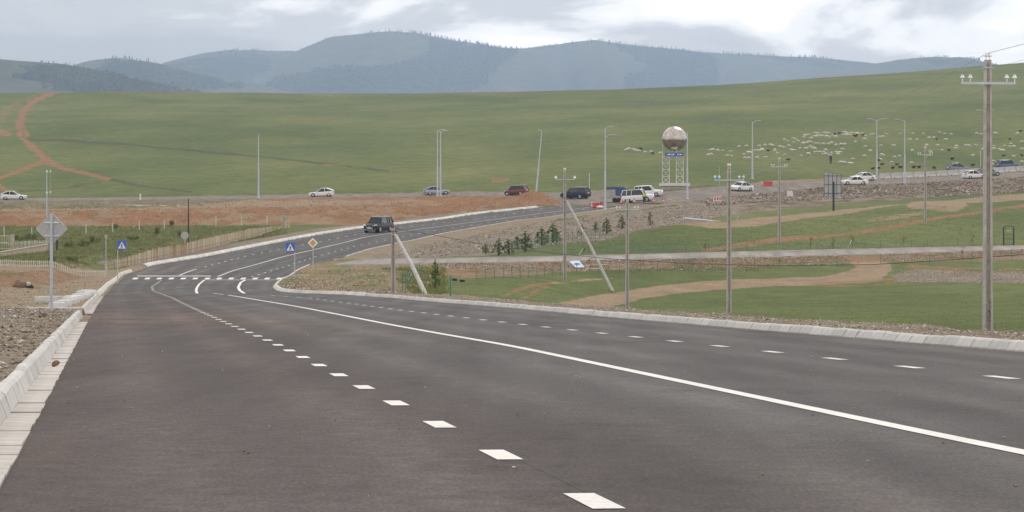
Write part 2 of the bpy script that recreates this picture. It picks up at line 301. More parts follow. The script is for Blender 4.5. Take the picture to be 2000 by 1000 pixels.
# ------------------------------------------------------------------ mesh helpers
class MB:
    def __init__(s): s.v = []; s.f = []
    def add(s, vs_, fs): o = len(s.v); s.v += [tuple(p) for p in vs_]; s.f += [tuple(i+o for i in f) for f in fs]; return s
    def box(s, c, size, rot=None):
        x, y, z = (q/2 for q in size); c = Vector(c)
        vv = [Vector((a*x, b_*y, e_*z)) for a in (-1, 1) for b_ in (-1, 1) for e_ in (-1, 1)]
        if rot is not None: vv = [rot @ p for p in vv]
        return s.add([p+c for p in vv], [(0,1,3,2),(4,6,7,5),(0,4,5,1),(2,3,7,6),(0,2,6,4),(1,5,7,3)])
    def tube(s, a, b_, r0, r1=None, n=8, cap=True):
        a = Vector(a); b_ = Vector(b_); r1 = r0 if r1 is None else r1; d = (b_-a)
        q = d.to_track_quat('Z', 'Y').to_matrix()
        vv = [a+q @ Vector((math.cos(2*math.pi*i/n)*r0, math.sin(2*math.pi*i/n)*r0, 0)) for i in range(n)]
        vv += [b_+q @ Vector((math.cos(2*math.pi*i/n)*r1, math.sin(2*math.pi*i/n)*r1, 0)) for i in range(n)]
        fs = [(i, (i+1) % n, n+(i+1) % n, n+i) for i in range(n)]
        if cap: fs += [tuple(range(n))[::-1], tuple(range(n, 2*n))]
        return s.add(vv, fs)
    def path(s, pts, rad, n=6):
        pts = [Vector(p) for p in pts]; rr = rad if isinstance(rad, (list, tuple)) else [rad]*len(pts); rings = []
        for i, p in enumerate(pts):
            d = (pts[min(i+1, len(pts)-1)]-pts[max(i-1, 0)]); q = d.to_track_quat('Z', 'Y').to_matrix()
            rings.append([p+q @ Vector((math.cos(2*math.pi*k/n)*rr[i], math.sin(2*math.pi*k/n)*rr[i], 0)) for k in range(n)])
        vv = [p for r_ in rings for p in r_]; fs = []
        for i in range(len(pts)-1):
            for k in range(n): fs.append((i*n+k, i*n+(k+1) % n, (i+1)*n+(k+1) % n, (i+1)*n+k))
        fs += [tuple(range(n))[::-1], tuple((len(pts)-1)*n+k for k in range(n))]
        return s.add(vv, fs)
    def lathe(s, prof, c=(0, 0, 0), n=16, axis='Z'):
        vv = []; fs = []; m_ = len(prof)
        for r_, z in prof:
            for k in range(n):
                a = 2*math.pi*k/n; p = (r_*math.cos(a), r_*math.sin(a), z)
                if axis == 'Y': p = (p[0], p[2], p[1])
                if axis == 'X': p = (p[2], p[0], p[1])
                vv.append(Vector(p)+Vector(c))
        for i in range(m_-1):
            for k in range(n): fs.append((i*n+k, i*n+(k+1) % n, (i+1)*n+(k+1) % n, (i+1)*n+k))
        fs += [tuple(range(n))[::-1], tuple((m_-1)*n+k for k in range(n))]
        return s.add(vv, fs)
    def sphere(s, c, r_, nu=16, nv=10):
        prof = [(math.sin(math.pi*i/nv)*1, -math.cos(math.pi*i/nv)) for i in range(nv+1)]
        rx, ry, rz = (r_, r_, r_) if isinstance(r_, (int, float)) else r_
        vv = []; fs = []
        for a, z in prof:
            a = max(a, 1e-4)
            for k in range(nu): t = 2*math.pi*k/nu; vv.append((c[0]+a*math.cos(t)*rx, c[1]+a*math.sin(t)*ry, c[2]+z*rz))
        for i in range(nv):
            for k in range(nu): fs.append((i*nu+k, i*nu+(k+1) % nu, (i+1)*nu+(k+1) % nu, (i+1)*nu+k))
        return s.add(vv, fs)
    def prism(s, poly, depth, axis='Y', off=0.):
        """polygon in (a,b) extruded along axis from off to off+depth; a,b -> other two axes"""
        n = len(poly)
        def m_(a, b_, e_):
            return {'Y': (a, e_, b_), 'Z': (a, b_, e_), 'X': (e_, a, b_)}[axis]
        vv = [m_(a, b_, off) for a, b_ in poly]+[m_(a, b_, off+depth) for a, b_ in poly]
        return s.add(vv, [tuple(range(n)), tuple(range(n, 2*n))[::-1]]+[(i, n+i, n+(i+1) % n, (i+1) % n) for i in range(n)])
    def loft(s, secs, cap=True):
        n = len(secs[0]); vv = [p for q in secs for p in q]; fs = []
        for i in range(len(secs)-1):
            for k in range(n): fs.append((i*n+k, i*n+(k+1) % n, (i+1)*n+(k+1) % n, (i+1)*n+k))
        if cap: fs += [tuple(range(n))[::-1], tuple((len(secs)-1)*n+k for k in range(n))]
        return s.add(vv, fs)
    def mesh(s, name, material, smooth_=False):
        me = bpy.data.meshes.new(name); me.from_pydata(s.v, [], s.f); me.validate()
        import bmesh
        bm = bmesh.new(); bm.from_mesh(me); bmesh.ops.recalc_face_normals(bm, faces=bm.faces); bm.to_mesh(me); bm.free()
        if material: me.materials.append(material)
        if smooth_:
            me.polygons.foreach_set('use_smooth', [True]*len(me.polygons))
            try: me.set_sharp_from_angle(angle=R(38))
            except Exception: pass
        return me
    def build(s, name, material, parent=None, smooth_=False):
        return link(name, s.mesh(name, material, smooth_), parent)
def link(name, data, parent=None):
    o = bpy.data.objects.new(name, data); COL.objects.link(o)
    if parent: o.parent = parent
    return o
def tag(o, label=None, cat=None, group=None, kind=None):
    if label: o['label'] = label
    if cat: o['category'] = cat
    if group: o['group'] = group
    if kind: o['kind'] = kind
    return o
def thing(name, loc, label, cat, group=None, rz=0.):
    o = bpy.data.objects.new(name, None); COL.objects.link(o); o.location = loc; o.rotation_euler = (0, 0, rz); o.empty_display_size = .2
    return tag(o, label, cat, group)
def copy_tree(o, parent=None):
    c = o.copy(); COL.objects.link(c)
    if parent is not None: c.parent = parent
    for ch in list(o.children): copy_tree(ch, c)
    return c

# ================================================================== GROUND
def poly_in(px, py, poly):
    ins = np.zeros(px.shape, bool); n = len(poly); j = n-1
    for i in range(n):
        xi, yi = poly[i]; xj, yj = poly[j]
        if yi != yj:
            c = ((yi > py) != (yj > py)) & (px < (xj-xi)*(py-yi)/(yj-yi)+xi); ins ^= c
        j = i
    return ins.astype(float)
def line_w(px, py, pts, half, asp=3.0, soft=.6):
    """soft weight around a polyline; widths per point; rows stretched because the land recedes"""
    best = np.zeros(px.shape)
    hs = half if isinstance(half, (list, tuple)) else [half]*len(pts)
    for (a, b_), (c, d), h0, h1 in zip(pts[:-1], pts[1:], hs[:-1], hs[1:]):
        ax, ay, bx, by = a, b_*asp, c, d*asp; vx, vy = bx-ax, by-ay; L2 = vx*vx+vy*vy+1e-9
        t = np.clip(((px-ax)*vx+(py*asp-ay)*vy)/L2, 0, 1); dist = np.hypot(px-ax-t*vx, py*asp-ay-t*vy); h = h0+(h1-h0)*t
        best = np.maximum(best, 1-smooth(h*(1-soft*.5), h*(1+soft), dist))
    return best
def build_ground():
    ys = [-30.]
    while ys[-1] < 2300:
        y = ys[-1]
        st = .6 if y < 30 else (.5 if y < 60 else (.8 if y < 160 else (.75 if y < 300 else (.7 if y < 530 else (y*.006 if y < 900 else y*.011)))))
        ys.append(y+st)
    ys = np.array(ys); ss = np.linspace(-.235, .235, 560)
    Yg, Sg = np.meshgrid(ys, ss, indexing='ij'); Xg = Sg*(Yg+40)
    X = Xg.ravel(); Y = Yg.ravel(); Z = height(X, Y, True)
    Zs = Z
    nr, nc = Yg.shape
    idx = np.arange(nr*nc).reshape(nr, nc)
    q = np.stack([idx[:-1, :-1], idx[:-1, 1:], idx[1:, 1:], idx[1:, :-1]], -1).reshape(-1, 4)
    me = bpy.data.meshes.new('ground'); me.vertices.add(nr*nc); me.vertices.foreach_set('co', np.stack([X, Y, Zs], 1).ravel())
    me.loops.add(q.size); me.polygons.add(len(q)); me.loops.foreach_set('vertex_index', q.ravel().astype(np.int32))
    me.polygons.foreach_set('loop_start', (np.arange(len(q))*4).astype(np.int32)); me.update(); me.validate()
    me.polygons.foreach_set('use_smooth', np.ones(len(q), bool))
    c1, c2 = cover(X, Y, Z)
    for nm, c in (('cover_soil', c1), ('cover_plant', c2)):
        a = me.color_attributes.new(nm, 'FLOAT_COLOR', 'POINT'); a.data.foreach_set('color', np.concatenate([c, np.ones((len(X), 1))], 1).astype(np.float32).ravel())
    me.materials.append(ground_material())
    return tag(link('ground', me), kind='structure')
def cover(X, Y, Z):
    Yc = np.maximum(Y, 8); px = 1000+X/Yc*F; py = HY-(Z-CH)/Yc*F
    jx = fbm(X*.12, Y*.08, 4, 31)*2; jy = fbm(X*.15, Y*.1, 4, 41)*2
    px = px+jx*9; py = py+jy*2.5
    far = Y > 200
    n = X.shape
    tan = np.zeros(n); red = np.zeros(n); gra = np.zeros(n); weed = np.zeros(n); dry = np.zeros(n); dark = np.zeros(n)
    M = np.maximum
    # --- left
    red = M(red, poly_in(px, py, [(-700,446),(0,442),(200,441),(400,439),(560,439),(690,440),(800,433),(930,416),(1065,403),(1125,395),(1060,376),(940,384),(860,386),(760,399),(560,403),(420,406),(250,409),(0,413),(-700,413)])*far)
    bn = smooth(-.13, .10, fbm(X*.22, Y*.14, 4, 91)); tan = M(tan, (red > .5)*.9); red = red*(.42+.58*bn)
    tan = M(tan, poly_in(px, py, [(-700,413),(0,413),(250,409),(420,406),(560,404),(760,401),(900,386),(860,384),(540,386),(470,392),(380,401),(250,406),(0,409.5),(-700,409)])*far)
    dry = M(dry, poly_in(px, py, [(-700,410),(0,410),(250,406),(420,400),(480,391),(480,387),(-700,390)])*far*.62)
    gra = M(gra, poly_in(px, py, [(-700,410),(0,410),(250,406),(420,400),(480,391),(480,387),(-700,390)])*far*.36)
    weed = M(weed, poly_in(px, py, [(-700,530),(210,520),(400,482),(560,455),(690,440),(560,438),(0,442),(-700,446)])*far*.85)
    dry = M(dry, poly_in(px, py, [(180,505),(420,470),(420,448),(300,480),(180,490)])*.45*far)
    leftfront = (X < XLe(Y)-.3)&(Y < 262)&(py > 514)
    tan = M(tan, leftfront*.62); gra = M(gra, leftfront*.42)
    red = M(red, poly_in(px, py, [(-300,565),(60,560),(150,548),(190,535),(60,527),(-300,530)])*.62*(Y > 120)*(X < XLe(Y)-1))
    heap = leftfront*(1-smooth(88, 100, Y)); gra = M(gra, heap*.72); tan = np.where(heap > .5, .45, tan)
    sl = XLe(Y)-.3-X
    gra = M(gra, ((sl > 0)&(sl < 4.5)&(Y > 270)&(Y < 425))*.95)
    nr_ = (X > XLe(Y)-1.6)&(X < XLe(Y)+.6)&(Y < 290); tan = M(tan, nr_*.85); gra = M(gra, nr_*.4)
    # --- island and right shoulder
    sr = X-XRe(Y)
    isl = (sr > 0)&(px < 862)&(Y > 160)&(py > 509)&(py < 574)&(px > 535)
    tan = M(tan, isl*.5); red = M(red, isl*.42); gra = M(gra, isl*.36)
    sh = ((sr > 0)&(sr < 3.4+.02*Y)&(Y < 172)); gra = M(gra, sh*.62); tan = M(tan, sh*.72)
    # --- right of the climbing road
    s2 = (sr > 0)&(sr < 6.5)&(Y > 285)&(Y < 430); tan = M(tan, s2*.7); gra = M(gra, s2*.5)
    st = poly_in(px, py, [(690,508),(760,494),(850,474),(930,458),(1050,436),(1180,418),(1320,402),(1420,396),(1470,404),(1380,432),(1250,448),(1180,470),(1080,478),(1000,492),(940,501),(700,507)])*far
    gra = M(gra, st*.75); tan = M(tan, st*.4); red = M(red, st*.32)
    bank = poly_in(px, py, [(840,517),(1000,514),(1230,508),(1500,503),(1750,497),(2000,489),(2300,483),(2300,505),(2000,507),(1850,511),(1720,512),(1640,514),(1500,521),(1300,524),(1100,531),(1000,540),(900,545),(840,540)])*far
    red = M(red, bank*.58); gra = M(gra, bank*.42)
    # --- tracks on the right
    def tr(pts, half, asp=3.): return line_w(px, py, pts, half, asp)
    far2 = Y > 70
    tan = M(tan, tr([(1110,600),(1170,592),(1260,572),(1380,558),(1500,552),(1620,548),(1690,538),(1712,524),(1690,510)], [26,30,22,22,18,20,34,30,24], 2.6)*far2*.95)
    red = M(red, tr([(1600,556),(1700,552),(1760,546)], [14,20,10], 3)*far2*.5)
    gra = M(gra, poly_in(px, py, [(1740,540),(1790,526),(1900,532),(2100,534),(2400,534),(2400,552),(2000,553),(1850,551),(1760,549)])*far2*.8)
    red = M(red, tr([(1780,522),(1900,530),(2000,528)], [14,20,14], 3)*.5*far2)
    red = M(red, tr([(1380,488),(1470,475),(1540,466),(1620,461),(1700,450),(1850,424),(2000,402),(2200,380)], [10,14,12,8,8,8,8,8], 3)*far*.75)
    tan = M(tan, poly_in(px, py, [(1300,404),(1400,436),(1480,424),(1620,412),(1800,396),(2000,377),(2400,360),(2400,372),(2000,391),(1850,399),(1760,400),(1660,416),(1560,428),(1480,442),(1390,446),(1330,440),(1230,430)])*far*.9)
    rk = poly_in(px, py, [(1300,396),(1400,389),(1500,379),(1600,369),(1700,363),(1800,359),(2000,348),(2400,338),(2400,362),(2000,373),(1800,387),(1640,398),(1500,412),(1400,425),(1280,412)])*far
    gra = M(gra, rk*.5); red = M(red, rk*.5); dark = M(dark, rk*.9)
    tan = M(tan, tr([(1790,400),(1850,402),(1880,399)], [20,30,10], 3)*far*.8)
    tan = M(tan, tr([(1700,430),(1780,420),(1800,416)], [12,16,8], 3)*far*.55)
    red = M(red, tr([(980,578),(1010,566),(1045,558),(1075,553)], [5,7,7,5], 2.5)*far2*.6)
    red = M(red, tr([(1020,582),(1042,570),(1070,560)], [5,6,5], 2.5)*far2*.6)
    tan = M(tan, tr([(1075,553),(1150,546),(1200,543)], [8,6,4], 3)*far2*.5)
    dark = M(dark, tr([(1045,541),(1085,547)], [10,8], 3)*far2*.35); red = M(red, tr([(1020,543),(1090,549)], 6, 3)*far2*.4)
    # shoulders of the old road
    nd, fd = O_nd(px), O_fd(px); out = np.maximum(nd-Y, Y-fd)
    gra = M(gra, (1-smooth(2, 5, out))*far*.9)
    apron = poly_in(px, py, [(1060,378),(1150,372),(1290,372),(1420,362),(1580,352),(1700,344),(1720,352),(1560,372),(1400,392),(1200,412),(1100,402)])*far; tan = M(tan, apron*.35); gra = M(gra, apron*.6)
    tan = M(tan, poly_in(px, py, [(1410,362),(1480,354),(1600,349),(1720,344),(1720,350),(1560,360),(1450,372)])*far*.8)
    # --- the red hill track and furrows
    h = Y > 495
    t1 = tr([(112,180),(90,186),(66,198),(46,216),(37,238),(42,262),(52,278),(76,300),(94,315),(122,329),(165,337),(212,350)], [3,4,5,5,5,5,8,10,11,6,5,5], 1.3)
    ruts = .62+.5*np.sin((px*1.0+py*.35)*.62)
    t2 = tr([(106,181),(70,196),(48,218),(42,240),(55,266)], [3,3,3,3,3], 1.2); t3 = tr([(98,181),(64,197),(40,218),(34,240),(40,268)], [3,3,3.5,3.5,4], 1.2)
    t4 = tr([(84,183),(45,196),(20,210),(6,226),(-10,250)], [4,6,8,9,10], 1.3)
    red = M(red, M(M(t2, t3), t4*.45)*h*.95); red = M(red, t1*h*.40)
    red = M(red, tr([(45,274),(80,302),(94,315),(125,330),(170,339),(212,350)], [4,6,8,4,3,4], 1.4)*h*.85)
    red = M(red, tr([(82,318),(44,330),(0,347),(-60,362)], [5,5,6,6], 1.6)*h*.75); red = M(red, tr([(-20,352),(0,362),(14,374)], 6, 1.6)*h*.7)
    red = M(red, tr([(0,260),(14,262)], 8, 1.5)*h*.7)
    dark = M(dark, tr([(212,350),(250,358),(300,367),(370,375)], [6,6,5,4], 1.8)*h*.55)
    dark = M(dark, tr([(55,272),(132,275),(260,283),(400,297),(505,305),(680,325),(760,335)], [4,5,4,4,4,4,3], 2)*h*.62); red = M(red, tr([(630,321),(678,324)], 4, 2)*h*.5)
    dark = M(dark, tr([(40,374),(100,370),(200,357)], 4, 2)*h*.5)
    red = M(red, tr([(965,351),(990,351)], 7, 2)*h*.6)
    for mx_, my_, hh_, sx_, sy_ in MOUNDS:
        if my_ > 400: red = M(red, .95*np.exp(-((X-mx_)/(sx_*1.25))**2-((Y-my_)/(sy_*1.25))**2))
    # darker damp patches on the hill
    pat = smooth(.12, .24, fbm(X*.03, Y*.012, 4, 71))*h; dark = M(dark, pat*.30)
    isle = poly_in(px, py, [(1272,378),(1270,364),(1420,356),(1424,366),(1360,374)])*far > .5
    tan[isle] = 0; gra[isle] = 0; red[isle] = 0
    cl = lambda *a: np.stack([np.clip(v.astype(float), 0, 1) for v in a], 1)
    return cl(tan, red, gra), cl(weed, dry, dark)
build_ground()

# ================================================================== ROADS
M_asph = asphalt_material('asphalt', (.066, .0625, .063), (.100, .096, .0965), R(7.5))
M_old = asphalt_material('old_asphalt', (.15, .13, .112), (.215, .188, .163), R(90))
M_lane = asphalt_material('lane_asphalt', (.22, .20, .19), (.33, .305, .285), R(90))
def strip(name, rows, material, dirt=None, kind='structure', thick=0):
    """rows: list of equally long point lists"""
    nr, nc = len(rows), len(rows[0]); v = [p for r_ in rows for p in r_]
    f = [(i*nc+j, i*nc+j+1, (i+1)*nc+j+1, (i+1)*nc+j) for i in range(nr-1) for j in range(nc-1)]
    me = bpy.data.meshes.new(name); me.from_pydata(v, [], f); me.materials.append(material)
    if dirt is not None:
        a = me.color_attributes.new('dirt', 'FLOAT_COLOR', 'POINT'); a.data.foreach_set('color', np.asarray(dirt, np.float32).ravel())
    me.update()
    bm_up(me)
    o = link(name, me)
    if kind: tag(o, kind=kind)
    return o
def bm_up(me):
    if len(me.polygons) and sum(p.normal.z for p in me.polygons) < 0: me.flip_normals()
rows = []; dirt = []
for y in np.concatenate([np.arange(-28, 150, 1.), np.arange(150, 431, 1.)]):
    xl, xr = XLe(y), XRe(y); z = ROADZ(y); r_ = []
    for t in np.linspace(0, 1, 57):
        x = xl+(xr-xl)*t; r_.append((x, y, z))
        px = 1000+x/max(y, 8)*F; py = HY-(z-CH)/max(y, 8)*F
        dd = 0.
        if 60 < y < 112: dd = max(dd, .8*math.exp(-((y-84)/13)**2)*(1-smooth(.28, .5, t)))
        if 48 < y < 95: dd = max(dd, .42*math.exp(-((y-66)/9)**2-((t-.40)/.10)**2))
        dd = max(dd, .35*math.exp(-((y-265)/9)**2)*(1-smooth(.3, .6, t)), .6*math.exp(-((y-262)/7)**2)*(1-smooth(.05, .35, t)))
        dd = max(dd, .2*(t < .03), .35*(t > .965), .28*smooth(395, 428, y))
        dirt.append((float(dd), float((1-smooth(.22, .42, t))*(1-smooth(140, 230, y))*.9), float(sum(math.exp(-((t-c)/.022)**2) for c in (.06, .17, .31, .42, .58, .69, .83, .94))), 1))
    rows.append(r_)
ROAD = strip('road', rows, M_asph, dirt)
def draped(name, nd, nz, fd, fz, p0, p1, n, material, off=.004):
    rows = []; dirt = []
    for p in np.linspace(p0, p1, n):
        r_ = []
        for t in np.linspace(0, 1, 7):
            d = nd(p)+(fd(p)-nd(p))*t; z = nz(p)+(fz(p)-nz(p))*t+off; r_.append((xpx(p, d), d, z)); dirt.append((.5*(abs(t-.5) > .38), 0, 0, 1))
        rows.append(r_)
    return strip(name, rows, material, dirt)
LANE = draped('lane', L_nd, L_nz, L_fd, L_fz, 652, 2450, 240, M_lane)
OLD = draped('old_road', O_nd, O_nz, O_fd, O_fz, -650, 2500, 320, M_old, .012)

# ---- painted markings
def paint_material():
    m_, t, b = newmat('road_paint'); nn = t.nodes; l = t.links; b.inputs['Roughness'].default_value = .65
    tc_ = nn.new('ShaderNodeTexCoord'); n_ = nn.new('ShaderNodeTexNoise'); n_.inputs['Scale'].default_value = 16; n_.inputs['Detail'].default_value = 7; n_.inputs['Roughness'].default_value = .75; l.new(tc_.outputs['Object'], n_.inputs['Vector'])
    n3 = nn.new('ShaderNodeTexNoise'); n3.inputs['Scale'].default_value = .8; n3.inputs['Detail'].default_value = 4; l.new(tc_.outputs['Object'], n3.inputs['Vector'])
    ad = nn.new('ShaderNodeMath'); ad.operation = 'MULTIPLY_ADD'; l.new(n3.outputs['Fac'], ad.inputs[0]); ad.inputs[1].default_value = .45; l.new(n_.outputs['Fac'], ad.inputs[2])
    r_ = ramp(nn, [(.46, (.16, .15, .145)), (.54, (.50, .485, .46)), (.66, (.64, .625, .60)), (.85, (.73, .715, .69))]); l.new(ad.outputs[0], r_.inputs[0]); l.new(r_.outputs[0], b.inputs['Base Color']); return m_
M_paint = paint_material()
M_paint2 = mat('worn_paint', (.50, .48, .45), .7, var=.25, scale=3)
def ribbon(name, cf, y0, y1, wd, material, lift=.005, step=1., skew=None, parent=ROAD):
    n = max(2, int((y1-y0)/step)+1); v = []
    for y in np.linspace(y0, y1, n):
        x = float(cf(y)); dx = float(cf(y+.5)-cf(y-.5)); k = math.hypot(1, dx)
        for s in (-1, 1): v.append((x+s*wd/2*1/k, y-s*wd/2*dx/k, float(ROADZ(y))+lift))
    f = [(2*i, 2*i+1, 2*i+3, 2*i+2) for i in range(n-1)]
    me = bpy.data.meshes.new(name); me.from_pydata(v, [], f); me.materials.append(material); bm_up(me)
    return link(name, me, parent)
# centre line
ribbon('centre_line', CL, 6, 163, .17, M_paint, step=2)
ribbon('centre_line', CL, 166, 168.6, .16, M_paint); ribbon('centre_line', CL, 169.6, 172, .16, M_paint)
ribbon('centre_line', pch([(171,-18.6),(185,-20.2),(200,-21.8),(222,-24.0),(240,-25.5)], 6), 172, 239, .17, M_paint, step=1.5)
ribbon('centre_line', CL, 251, 428, .16, M_paint, step=2)
ribbon('lane_line', pch([(171,-15.8),(190,-17.9),(205,-19.4),(228,-21.4),(240,-22.1)], 6), 172, 239, .2, M_paint, step=2)
ribbon('lane_line', LD, 253, 266, .15, M_paint, step=2)
def dashes(cf, y0, y1, wd, ln=1.05, sp=4., **k):
    y = y0
    while y < y1:
        dx = float(cf(y+.5)-cf(y-.5)); kk = math.hypot(1, dx, float(ROADZ(y+.5)-ROADZ(y-.5)))
        ribbon('lane_dash', cf, y, y+ln/kk, wd, M_paint, step=1., **k); y += sp/kk
dashes(LD, 10.6, 240, .17); dashes(LD, 271, 426, .15)
dashes(RD, 17.7, 164, .16); dashes(RD, 250, 424, .15)
for k in range(13):                                            # zebra
    p = 258+k*23.4
    v = []
    for (a, d) in ((0, 241.8), (9.5, 241.8), (13, 247.8), (3.5, 247.8)): v.append((xpx(p+a, d), d, float(ROADZ(d))+.006))
    me = bpy.data.meshes.new('zebra_stripe'); me.from_pydata(v, [], [(0, 1, 2, 3)]); me.materials.append(M_paint); bm_up(me); link('zebra_stripe', me, ROAD)
def crossline(p0, p1, d, wd):
    me = bpy.data.meshes.new('stop_line'); me.from_pydata([(xpx(p0, d), d, float(ROADZ(d))+.006), (xpx(p1, d), d, float(ROADZ(d))+.006), (xpx(p1, d+wd), d+wd, float(ROADZ(d+wd))+.006), (xpx(p0, d+wd), d+wd, float(ROADZ(d+wd))+.006)], [], [(0, 1, 2, 3)])
    me.materials.append(M_paint); bm_up(me); link('stop_line', me, ROAD)
crossline(268, 412, 251.2, 1.1); crossline(400, 544, 238.6, 1.0)
M_seam = mat('seam_tar', (.045, .043, .042), .7)
ribbon('paving_seam', lambda y: LD(y)+.06, 6, 45, .004, M_seam, .0035, 2)

# ---- kerbs
M_kerb = mat('kerb_concrete', (.47, .46, .44), .85, var=.14, scale=4.5, bump=.3, rnd=.10)
M_gut = mat('gutter_concrete', (.45, .42, .39), .88, var=.16, scale=4, bump=.3, rnd=.09)
M_joint = mat('joint_mortar', (.27, .225, .18), .95)
def stone_mesh(L_, wt, wb, h, nm):
    b = MB()
    c = .018
    prof = [(0, -.05), (0, .02), (wb-wt-.012, h-.03), (wb-wt+.02, h-.004), (wb-wt+.05, h), (wb-.02, h), (wb, h-.02), (wb, -.05)]
    secs = []
    for y, k in ((-L_/2, .012), (-L_/2+c, 0), (L_/2-c, 0), (L_/2, .012)):
        secs.append([(min(max(x, k), wb-k), y, (z-k if z > .05 else z)) for x, z in prof])
    b.loft(secs); return b.mesh(nm, M_kerb)
KS = [stone_mesh(.975, .16, .24, .165, 'kerb_stone'), stone_mesh(.97, .15, .24, .158, 'kerb_stone'), stone_mesh(.98, .16, .25, .17, 'kerb_stone')]
KL = [stone_mesh(.975, .115, .175, .205, 'kerb_stone'), stone_mesh(.97, .115, .18, .198, 'kerb_stone')]
sb = MB(); sb.box((0, 0, -.03), (.25, .985, .09)); GS = sb.mesh('gutter_slab', M_gut)
def kerb_base(name, xf, y0, y1, side, wd, h, material, lift=0., step=1.):
    sink = .05 if material is M_joint else 0.
    b = MB(); secs = []
    for y in np.arange(y0, y1+.01, step):
        x = float(xf(y)); z = float(ROADZ(y))+lift
        secs.append([(x+side*a, y, z+q) for a, q in ((.012, -.06), (.03, h*.15), (max(.05, wd-.15), h-sink), (wd-.01, h-sink), (wd-.01, -.06))])
    b.loft(secs); o = b.build(name, material); tag(o, kind='structure'); return o
def stones(parent, xf, y0, y1, side, meshes, ln=1.0, nm='kerb_stone', dz=0.):
    y = y0; k = 0
    while y < y1:
        dx = float(xf(y+.5)-xf(y-.5)); kk = math.hypot(1, dx); yc = y+.5*ln/kk
        o = link(nm, meshes[random.randrange(len(meshes))], parent)
        o.location = (float(xf(yc))+random.uniform(-.008, .008), yc, float(ROADZ(yc))+dz+random.uniform(-.007, .007))
        o.rotation_euler = (0, 0, math.atan2(-dx, 1)+(0 if side > 0 else math.pi)+random.uniform(-.006, .006)); y += ln/kk; k += 1
kr = kerb_base('kerb', XRe, 30, 158, 1, .235, .15, M_joint); stones(kr, XRe, 30, 157.5, 1, KS)
XK = lambda y: XLe(y)-.25
kl = kerb_base('kerb', XK, 6, 88, -1, .17, .185, M_joint); stones(kl, XK, 6, 88, -1, KL)
kl2 = kerb_base('kerb', XK, 96, 158, -1, .17, .185, M_joint); stones(kl2, XK, 96, 157.5, -1, KL)
for k in range(2):
    o = link('kerb_stone', KL[0], kl2); o.location = (XK(97)-.55-k*1.0, 97.0+.15*k, .02); o.rotation_euler = (0, 0, R(90))
XG = lambda y: XLe(y)-.125
for y0, y1 in ((6, 77), (95, 158)):
    gb = MB(); gb.loft([[(float(XLe(y))-.01, y, float(ROADZ(y))+.004), (float(XLe(y))-.245, y, float(ROADZ(y))+.004), (float(XLe(y))-.245, y, float(ROADZ(y))-.1), (float(XLe(y))-.01, y, float(ROADZ(y))-.1)] for y in np.arange(y0, y1+.1, 1.)])
    go = gb.build('gutter', M_joint); tag(go, kind='structure'); stones(go, XG, y0, y1, 1, [GS], 1.0, 'gutter_slab', .0)
M_kfar = mat('kerb_far', (.52, .51, .48), .85, var=.22, scale=.9)
kerb_base('kerb', XRe, 158.2, 273, 1, .32, .19, M_kfar, step=.8); kerb_base('kerb', XRe, 292, 425, 1, .30, .17, M_kfar, step=1.5)
kerb_base('kerb', XK, 158.2, 262, -1, .30, .2, M_kfar, step=1.); kerb_base('kerb', XK, 272, 424, -1, .5, .25, M_kfar, step=1.5)
M_kl = mat('lane_kerb', (.50, .47, .43), .9, var=.2, scale=.8)
for nm, df, zf, s in (('near', L_nd, L_nz, -1), ('far', L_fd, L_fz, 1)):
    b = MB(); secs = []
    for p in np.linspace(700 if s > 0 else 655, 2450, 200):
        d = float(df(p)); z = float(zf(p)); x = xpx(p, d); secs.append([(x, d, z-.05), (x, d, z+.10), (x, d+s*.3, z+.10), (x, d+s*.3, z-.2)])
    b.loft(secs); tag(b.build('kerb', M_kl), kind='structure')
# ================================================================== MOUNTAINS
def mountain_material():
    m_, t, b = newmat('mountain'); nn = t.nodes; l = t.links; b.inputs['Roughness'].default_value = 1; b.inputs['Specular IOR Level'].default_value = .05
    tc_ = nn.new('ShaderNodeTexCoord')
    def nz(s, det, seed):
        mp_ = nn.new('ShaderNodeMapping'); mp_.inputs['Scale'].default_value = (s, s*.5, s*1.4); mp_.inputs['Location'].default_value = (seed, seed, seed)
        l.new(tc_.outputs['Object'], mp_.inputs[0]); z_ = nn.new('ShaderNodeTexNoise'); z_.inputs['Scale'].default_value = 1; z_.inputs['Detail'].default_value = det; z_.inputs['Roughness'].default_value = .6
        l.new(mp_.outputs[0], z_.inputs['Vector']); return z_.outputs['Fac']
    at_ = nn.new('ShaderNodeAttribute'); at_.attribute_name = 'wood'; sp = nn.new('ShaderNodeSeparateColor'); l.new(at_.outputs[0], sp.inputs[0])
    q = nn.new('ShaderNodeMath'); q.operation = 'ADD'; l.new(sp.outputs[0], q.inputs[0]); f = nz(.012, 7, 4)
    k = nn.new('ShaderNodeMath'); k.operation = 'MULTIPLY_ADD'; l.new(f, k.inputs[0]); k.inputs[1].default_value = .9; k.inputs[2].default_value = -.45; l.new(k.outputs[0], q.inputs[1])
    r_ = nn.new('ShaderNodeMapRange'); r_.interpolation_type = 'SMOOTHSTEP'; r_.inputs[1].default_value = .42; r_.inputs[2].default_value = .62; l.new(q.outputs[0], r_.inputs[0])
    open_ = ramp(nn, [(.3, (.06, .068, .045)), (.7, (.105, .11, .075))]); l.new(nz(.02, 5, 9), open_.inputs[0])
    wood = ramp(nn, [(.35, (.012, .02, .014)), (.65, (.045, .06, .035))]); l.new(nz(.06, 4, 2), wood.inputs[0])
    mx_ = nn.new('ShaderNodeMix'); mx_.data_type = 'RGBA'; l.new(r_.outputs[0], mx_.inputs[0]); l.new(open_.outputs[0], mx_.inputs[6]); l.new(wood.outputs[0], mx_.inputs[7])
    l.new(mx_.outputs[2], b.inputs['Base Color']); return m_
M_mtn = mountain_material()
TREES = []
